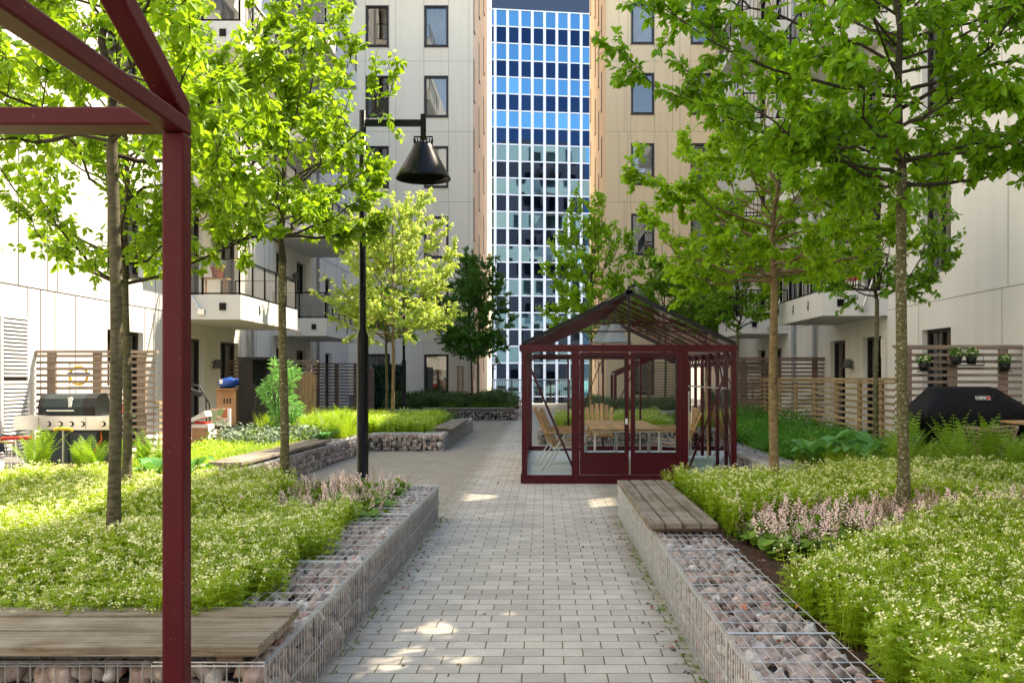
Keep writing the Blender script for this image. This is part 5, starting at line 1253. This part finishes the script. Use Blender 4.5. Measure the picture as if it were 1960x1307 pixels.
def scatter(name, label, cat, pts, scl, variants, seed=0, tilt=.12):
    rg = np.random.default_rng(seed); n = len(pts); pts = np.array(pts, dtype=np.float32); org = pts.mean(0); org[2] = pts[:, 2].min()
    me = bpy.data.meshes.new(name); me.vertices.add(n); me.vertices.foreach_set('co', (pts - org).ravel())
    rot = np.stack([rg.normal(0, tilt, n), rg.normal(0, tilt, n), rg.uniform(0, 6.28, n)], 1).astype(np.float32)
    a = me.attributes.new('rot', 'FLOAT_VECTOR', 'POINT'); a.data.foreach_set('vector', rot.ravel())
    a = me.attributes.new('scl', 'FLOAT', 'POINT'); a.data.foreach_set('value', np.array(scl, dtype=np.float32))
    a = me.attributes.new('idx', 'INT', 'POINT'); a.data.foreach_set('value', rg.integers(0, len(variants), n).astype(np.int32))
    o = bpy.data.objects.new(name, me); C.objects.link(o); o.location = org.tolist()
    ng = bpy.data.node_groups.new(name + '_nodes', 'GeometryNodeTree')
    ng.interface.new_socket('Geometry', in_out='INPUT', socket_type='NodeSocketGeometry'); ng.interface.new_socket('Geometry', in_out='OUTPUT', socket_type='NodeSocketGeometry')
    N = ng.nodes; gi = N.new('NodeGroupInput'); go = N.new('NodeGroupOutput'); ip = N.new('GeometryNodeInstanceOnPoints'); jn = N.new('GeometryNodeJoinGeometry')
    for v in variants[::-1]:
        oi = N.new('GeometryNodeObjectInfo'); oi.inputs['Object'].default_value = v; oi.inputs['As Instance'].default_value = True; ng.links.new(oi.outputs['Geometry'], jn.inputs[0])
    def attr(nm, ty):
        q = N.new('GeometryNodeInputNamedAttribute'); q.data_type = ty; q.inputs['Name'].default_value = nm; return q.outputs['Attribute']
    ng.links.new(gi.outputs[0], ip.inputs['Points']); ng.links.new(jn.outputs[0], ip.inputs['Instance']); ip.inputs['Pick Instance'].default_value = True
    ng.links.new(attr('idx', 'INT'), ip.inputs['Instance Index']); ng.links.new(attr('rot', 'FLOAT_VECTOR'), ip.inputs['Rotation']); ng.links.new(attr('scl', 'FLOAT'), ip.inputs['Scale'])
    ng.links.new(ip.outputs[0], go.inputs[0]); md = o.modifiers.new('scatter', 'NODES'); md.node_group = ng
    tag(o, label, cat, kind='stuff'); return o
def pts_in(x0, x1, y0, y1, dens, cond=lambda x, y: True, z=.30, amp=.03, seed=0, hv=.38, hs=.8):
    rd = random.Random(seed); n = int((x1 - x0) * (y1 - y0) * dens); P_, S = [], []
    for i in range(n):
        x, y = rd.uniform(x0, x1), rd.uniform(y0, y1)
        if cond(x, y):
            P_.append((x, y, z - .01 + amp * noise.noise(Vector((x * .9, y * .9, 0))))); S.append((1 + hv * noise.noise(Vector((x * hs, y * hs, 4)))) * rd.uniform(.8, 1.15))
    return P_, S
def nz(x, y, s=1.3, k=0): return noise.noise(Vector((x * s, y * s, k)))
GAL = [galium(i) for i in range(7)]; GALB = [galium(20 + i, h=.27, nst=5) for i in range(6)]
# near left bed
tl_ = lambda x, y: (x > -2.55 - .3 * nz(x, y)) and y > 7.55 + .4 * nz(x, y, 1.1)
p_, s_ = pts_in(-6.4, -1.43, 4.22, 9.75, 340, lambda x, y: not tl_(x, y) and x < -1.50 + .16 * nz(x, y, 2.5) + (.0 if y < 9 else -.1) and nz(x, y, 1.6, 9) > -.62, seed=1)
scatter('white_woodruff', 'bed of tiny white flowers on bright green stems in the near left planter', 'ground cover', p_, s_, GAL, 1)
TI = [tiarella(i) for i in range(6)]
p_, s_ = pts_in(-3.4, -1.40, 7.4, 9.7, 100, lambda x, y: tl_(x, y) or (y > 8.7 and x > -3.3), seed=2)
scatter('pink_foamflower', 'pale pink flower spikes at the far corner of the near left planter', 'ground cover', p_, s_, TI, 2, .3)
# near right bed
band = lambda x, y: y - (6.55 + .42 * (x - 1.3)) 
p_, s_ = pts_in(1.30, 6.3, 7.0, 9.9, 340, lambda x, y: band(x, y) > .45 + .25 * nz(x, y) and not (x < 1.42 and y < 9.7 + 0), seed=3)
scatter('white_woodruff', 'white flowered ground cover behind the pink band, right of the bench', 'ground cover', p_, s_, GALB, 3)
edge = lambda x, y: min(4.70 + 1.22 * (x - 1.15), 6.55 + .42 * (x - 1.3) - .45) + .18 * nz(x, y, 2)
p_, s_ = pts_in(1.42, 6.3, 5.6, 9.6, 170, lambda x, y: -.62 < band(x, y) - .15 * nz(x, y, 2) < .52 and y > edge(x, y) + .15 and x > 1.5, seed=4, hv=.2)
scatter('pink_foamflower', 'pale pink flower spikes in a band across the right planter', 'ground cover', p_, [q * 1.22 for q in s_], TI, 4, .22)
p_, s_ = pts_in(1.20, 6.3, 1.6, 8.6, 330, lambda x, y: y < edge(x, y) and x > 1.34 + .14 * nz(x, y, 2.2), seed=5, hv=.3)
scatter('white_woodruff', 'white flowered ground cover nearest the camera in the right planter', 'ground cover', p_, s_, GALB, 5)
p_, s_ = pts_in(1.28, 3.2, 4.7, 7.4, 120, lambda x, y: y > edge(x, y) + .1 and nz(x, y, 3) > .05 and x > 1.5 + .3 * max(0, 6.2 - y) and x > 1.36 + .0 * y, seed=6)
scatter('leafy_seedlings', 'small dark leafy seedlings over red brown mulch beside the bench', 'ground cover', p_, s_, [bushlet(40 + i, 'ground_mid', 11, .08, .10, .055, .85, .1) for i in range(3)], 6)
# middle left
LIME = [bushlet(i, 'ground_lime', 42, .10, .17, .04, .5) for i in range(4)]
p_, s_ = pts_in(-5.5, -4.05, 13.2, 16.2, 120, lambda x, y: y < 15.6 + .5 * nz(x, y), seed=7); q_, r_ = pts_in(-6.9, -4.15, 11.0, 12.9, 90, lambda x, y: x > -5.6, seed=70)
scatter('lime_ground_cover', 'lime yellow leafy ground cover by the sunlit bench', 'ground cover', p_ + q_, s_ + r_, LIME, 7)
p_, s_ = pts_in(-5.6, -4.1, 15.4, 17.4, 60, seed=8)
scatter('silver_shrubs', 'silver edged leafy shrubs behind the lime ground cover', 'shrubs', p_, [q * 1.2 for q in s_], [bushlet(60 + i, 'silver_leaf', 46, .14, .30, .05, .55) for i in range(3)] + [bushlet(65, 'ground_mid', 46, .14, .28, .05, .55)], 8)
p_, s_ = pts_in(-5.5, -3.7, 17.3, 19.3, 60, seed=9)
scatter('feathery_plants', 'upright feathery yellow green plants left of the lamp post', 'ground cover', p_, s_, [feather(i, 'ground_green', .50) for i in range(4)], 9)
p_, s_ = pts_in(-5.2, -2.3, 19.25, 23.6, 170, lambda x, y: x < -2.42 or y < 19.5, seed=10)
scatter('white_woodruff', 'sunlit pale yellow green ground cover in the middle planter', 'ground cover', p_, [q * 1.3 for q in s_], [galium(80 + i, 'ground_lime', h=.27, nst=5) for i in range(4)], 10)
p_, s_ = pts_in(-6.8, -2.45, 23.6, 25.9, 110, seed=11)
scatter('grey_green_shrubs', 'grey green low shrubs behind the bright tree', 'shrubs', p_, s_, [bushlet(90 + i, 'ground_shrub', 60, .16, .32, .05) for i in range(3)], 11)
SH = [bushlet(100 + i, 'ground_shrub', 70, .18, .42, .06) for i in range(4)]
p_, s_ = pts_in(-5.45, -1.2, 33, 38.3, 40, seed=12)
scatter('dark_shrubs', 'dark green shrubs along the foot of the beige block', 'shrubs', p_, [q * 1.5 for q in s_], SH, 12)
p_, s_ = pts_in(-5.2, -1.2, 32.9, 33.9, 90, lambda x, y: x > -3.6, seed=13)
scatter('low_ground_cover', 'low paler ground cover in front of the dark shrubs', 'ground cover', p_, [q * 1.5 for q in s_], [bushlet(110 + i, 'ground_mid', 40, .12, .2, .05) for i in range(3)], 13)
# right side
p_, s_ = pts_in(3.42, 5.55, 12.9, 25.9, 80, seed=14, hv=.75, hs=1.3)
scatter('dark_feathery_cover', 'deep green feathery ground cover along the yellow brown fence', 'ground cover', p_, s_, [feather(10 + i, 'ground_dark', .32, 6) for i in range(3)] + [bushlet(200 + i, 'ground_dark', 70, .17, .30, .05, .4) for i in range(4)] + [bushlet(205, 'ground_mid', 50, .15, .26, .06, .5)], 14)
p_, s_ = pts_in(4.6, 5.6, 16.5, 24, 14, seed=141)
scatter('dark_shrubs', 'dark purplish low shrubs against the yellow brown fence', 'shrubs', p_, s_, [bushlet(120 + i, 'leaf_dark', 50, .22, .50, .08) for i in range(3)], 141)
p_, s_ = pts_in(3.5, 6.0, 10.2, 12.9, 70, seed=15)
scatter('feathery_plants', 'yellow green feathery plants under the ferns at the right', 'ground cover', p_, s_, [feather(20 + i, 'ground_green', .38) for i in range(3)] + [feather(24, 'ground_mid', .42)], 15)
p_, s_ = pts_in(.35, 3.0, 21.05, 26, 110, seed=16)
scatter('white_woodruff', 'pale green ground cover seen through the greenhouse', 'ground cover', p_, s_, [galium(130 + i, h=.3, nst=5) for i in range(3)], 16)
p_, s_ = pts_in(1.1, 7.1, 31.9, 36.8, 40, seed=17)
scatter('dark_shrubs', 'dark green shrubs beyond the greenhouse before the peach block', 'shrubs', p_, [q * 1.1 for q in s_], SH, 17)
p_, s_ = pts_in(-6.6, -5.2, 9.9, 10.0, 1, seed=18)
# weeds in the joints along the gabion walls, loose leaf litter
rd = random.Random(21); P_ = [(-1.10 + abs(rd.gauss(0, .03)), rd.uniform(3.6, 10), 0) for _ in range(120)] + [(.80 - abs(rd.gauss(0, .035)), rd.uniform(3.6, 10), 0) for _ in range(150)]
scatter('joint_weeds', 'small weeds growing in the paving joints along the gabion walls', 'weeds', P_, [rd.uniform(.25, .65) for _ in P_], [weed(i) for i in range(4)], 21, .02)
P_ = [(rd.uniform(-1.05, .75), rd.uniform(3.4, 16), .002) for _ in range(55)] + [((-1.05 + abs(rd.gauss(0, .06))) if rd.random() < .5 else .76 - abs(rd.gauss(0, .06)), rd.uniform(3.4, 10), .002) for _ in range(80)] + [(rd.uniform(.85, 1.28), rd.uniform(3, 6.6), .366) for _ in range(50)] + [(rd.uniform(-1.5, -1.15), rd.uniform(4.4, 9.6), .366) for _ in range(40)] + [(rd.uniform(1.3, 2.2), rd.uniform(4.6, 6.8), .33) for _ in range(160)]
scatter('leaf_litter', 'scattered dry leaves and bits on the paving and stone walls', 'leaf litter', P_, [rd.uniform(.4, 1.3) for _ in P_], [dryleaf(1, 'slat_dark'), dryleaf(2, 'terracotta'), dryleaf(3, 'frame_brown')], 22, .3)

# ================================================================ single plants
def fern(label, x, y, z, s, n, seed, mat='fern_green', upright=.6, group='ferns in the beds'):
    rd = random.Random(seed); t = thing('fern', label, 'fern', (x, y, z), group)
    for i in range(n):
        b = MB().m(mat)
        an = i * 2.4 + rd.uniform(-.3, .3); L = s * rd.uniform(.8, 1.15); up = upright + rd.uniform(-.15, .2); hd = Vector((math.cos(an), math.sin(an), 0)); N_ = 16; pr = None; pos = Vector((x, y, z)); d = (hd * (1 - up) + Z_ * up).normalized()
        for k in range(N_):
            a = k / N_; d = (d + Vector((0, 0, -.055)) + hd * .03).normalized(); q = pos + d * L / N_; side = d.cross(Z_).normalized(); w_ = L * .16 * math.sin(math.pi * min(1, .12 + a * .88)) + .008
            b.add([pos - side * .0025, pos + side * .0025, q + side * .0025, q - side * .0025], [(0, 1, 2, 3)])
            if k > 1:
                for sg in (-1, 1): lf(b, pos.lerp(q, .5), side * sg + d * .45 - Z_ * .12, d.cross(side), w_, .34)
            pos = q
        b.build('frond', t)
    return t
rd = random.Random(31)
spots = [(4.12, 10.55), (4.75, 10.7), (5.35, 10.6), (5.0, 11.3), (4.4, 11.5), (5.7, 11.2), (5.95, 10.6), (5.6, 11.7), (5.35, 12.1), (4.9, 12.5)]
nmz = ['in front of the covered grill', 'beneath the slim right tree', 'by the rattan chair', 'right at the photo edge', 'behind the large right tree', 'before the patio table', 'at the back wall of the right planter', 'beneath the rattan chair rim', 'close to the dark grill cover hem', 'just behind the slender fern group']
for i, (x, y) in enumerate(spots): fern('tall bright green fern ' + nmz[i], x, y, .3, rd.uniform(.62, .85), 9, 40 + i, upright=.95)
for i, (x, y) in enumerate([(-6.35, 11.6), (-5.95, 11.9), (-5.55, 11.5), (-5.2, 12.1), (-4.75, 11.6), (-6.6, 12.3), (-5.75, 12.6), (-6.1, 12.4)]):
    fern('yellow green sunlit fern ' + ['before the grill spade', 'under the grill knobs', 'under the right shelf of the left grill', 'left of the red post', 'behind the red post', 'by the scooter', 'close to the grill cabinet', 'between grill and white flowers'][i], x, y, .28, rd.uniform(.45, .62), 9, 60 + i, upright=.92)
for i, (x, y) in enumerate([(-4.9, 17.7), (-4.4, 18.3), (-4.1, 17.6), (-5.3, 18.4), (-4.8, 18.9), (-3.95, 18.5)]):
    fern('yellow green fern ' + ['before the reed screen', 'left of the lamp post', 'beside the sunlit bench end', 'beside the leafy shrub', 'before the dark slat fence', 'nearest the middle planter'][i], x, y, .3, rd.uniform(.5, .7), 9, 80 + i, upright=.85)
def hosta(label, x, y, z, s, seed):
    rd = random.Random(seed); t = thing('broad_leaf_plant', label, 'plant', (x, y, z), 'broad leaved plants in the beds')
    for i in range(10):
        b = MB().m('hosta_green'); an = i * 2.4 + rd.uniform(-.3, .3); hd = Vector((math.cos(an), math.sin(an), 0)); sd = Vector((-hd.y, hd.x, 0)); L = s * rd.uniform(.7, 1.1); up = rd.uniform(.8, 1.7); rows = []
        for k in range(7):
            a = k / 6; w_ = L * .24 * math.sin(math.pi * min(1, .06 + a * .92)); c = Vector((x, y, z)) + hd * L * (a * .8 + .05) + Z_ * (L * up * a * (1.25 - .85 * a))
            rows.append([c + sd * w_ + Z_ * w_ * .35, c, c - sd * w_ + Z_ * w_ * .35])
        vs_ = [v for r in rows for v in r]; b.add(vs_, [(k * 3 + j, k * 3 + j + 1, k * 3 + j + 4, k * 3 + j + 3) for k in range(6) for j in range(2)], True); b.build('leaf', t)
hosta('broad leaved plant before the deep green cover', 3.62, 12.3, .3, .66, 1); hosta('broad leaved plant left of the slim right tree', 4.45, 12.3, .3, .62, 2); hosta('broad leaved plant low behind the tan barked maple', 4.05, 11.9, .3, .52, 3)
hosta('glossy broad leaved plant at the near end of the sunlit bench', -4.2, 11.1, .28, .36, 4); hosta('glossy broad leaved plant just right of the red post', -4.65, 11.1, .28, .32, 5); hosta('small broad leaved plant beside the lamp post bed', -3.95, 16.8, .3, .34, 6)
# leafy shrub beside the black cabinet
t = thing('leafy_shrub', 'tall fresh green narrow leaved shrub beside the black cabinet', 'shrub', (-4.86, 17.2, .3)); rg = np.random.default_rng(5); n = 1300
b = MB().m('branch')
for i in range(9): a = i * .7; b.tube([(-4.86, 17.2, .25), (-4.86 + .12 * math.cos(a), 17.2 + .12 * math.sin(a), .9), (-4.86 + .22 * math.cos(a), 17.2 + .25 * math.sin(a), 1.5)], [.012, .008, .004], 4)
b.build('stem', t)
d = rg.normal(size=(n, 3)); d /= np.linalg.norm(d, axis=1)[:, None]; rr_ = rg.uniform(.3, 1, (n, 1)) ** .5; pos = np.array([-4.86, 17.2, 1.15]) + d * rr_ * np.array([.30, .30, .70]); pos += np.stack([.1 * np.sin(pos[:, 2] * 9), np.zeros(n), np.zeros(n)], 1)
V, _ = leaf_arrays(pos, d * .8 + rg.normal(size=(n, 3)) * .5, rg.normal(size=(n, 3)) + np.array([0, 0, 1]), rg.uniform(.09, .15, n), .22); leaf_obj('foliage', V, n, 'willow_leaf', t, tuple(t.location))
# ivy screen in the corner
t = thing('ivy_screen', 'dark ivy covered screen in the corner beside the beige block', 'hedge', (-6.4, 35, 0)); b = MB().m('frame_brown'); b.box(-6.35, -5.35, 35.0, 35.08, 0, 1.9); b.build('panel', t); n = 2600
pos = np.stack([rg.uniform(-6.4, -5.3, n), rg.uniform(34.85, 35.0, n), rg.uniform(.1, 1.98, n)], 1); V, _ = leaf_arrays(pos, rg.normal(size=(n, 3)) + np.array([0, -.3, -.6]), rg.normal(size=(n, 3)) * .5 + np.array([0, -1, .3]), rg.uniform(.07, .12, n), .8); leaf_obj('foliage', V, n, 'leaf_ivy', t, tuple(t.location))
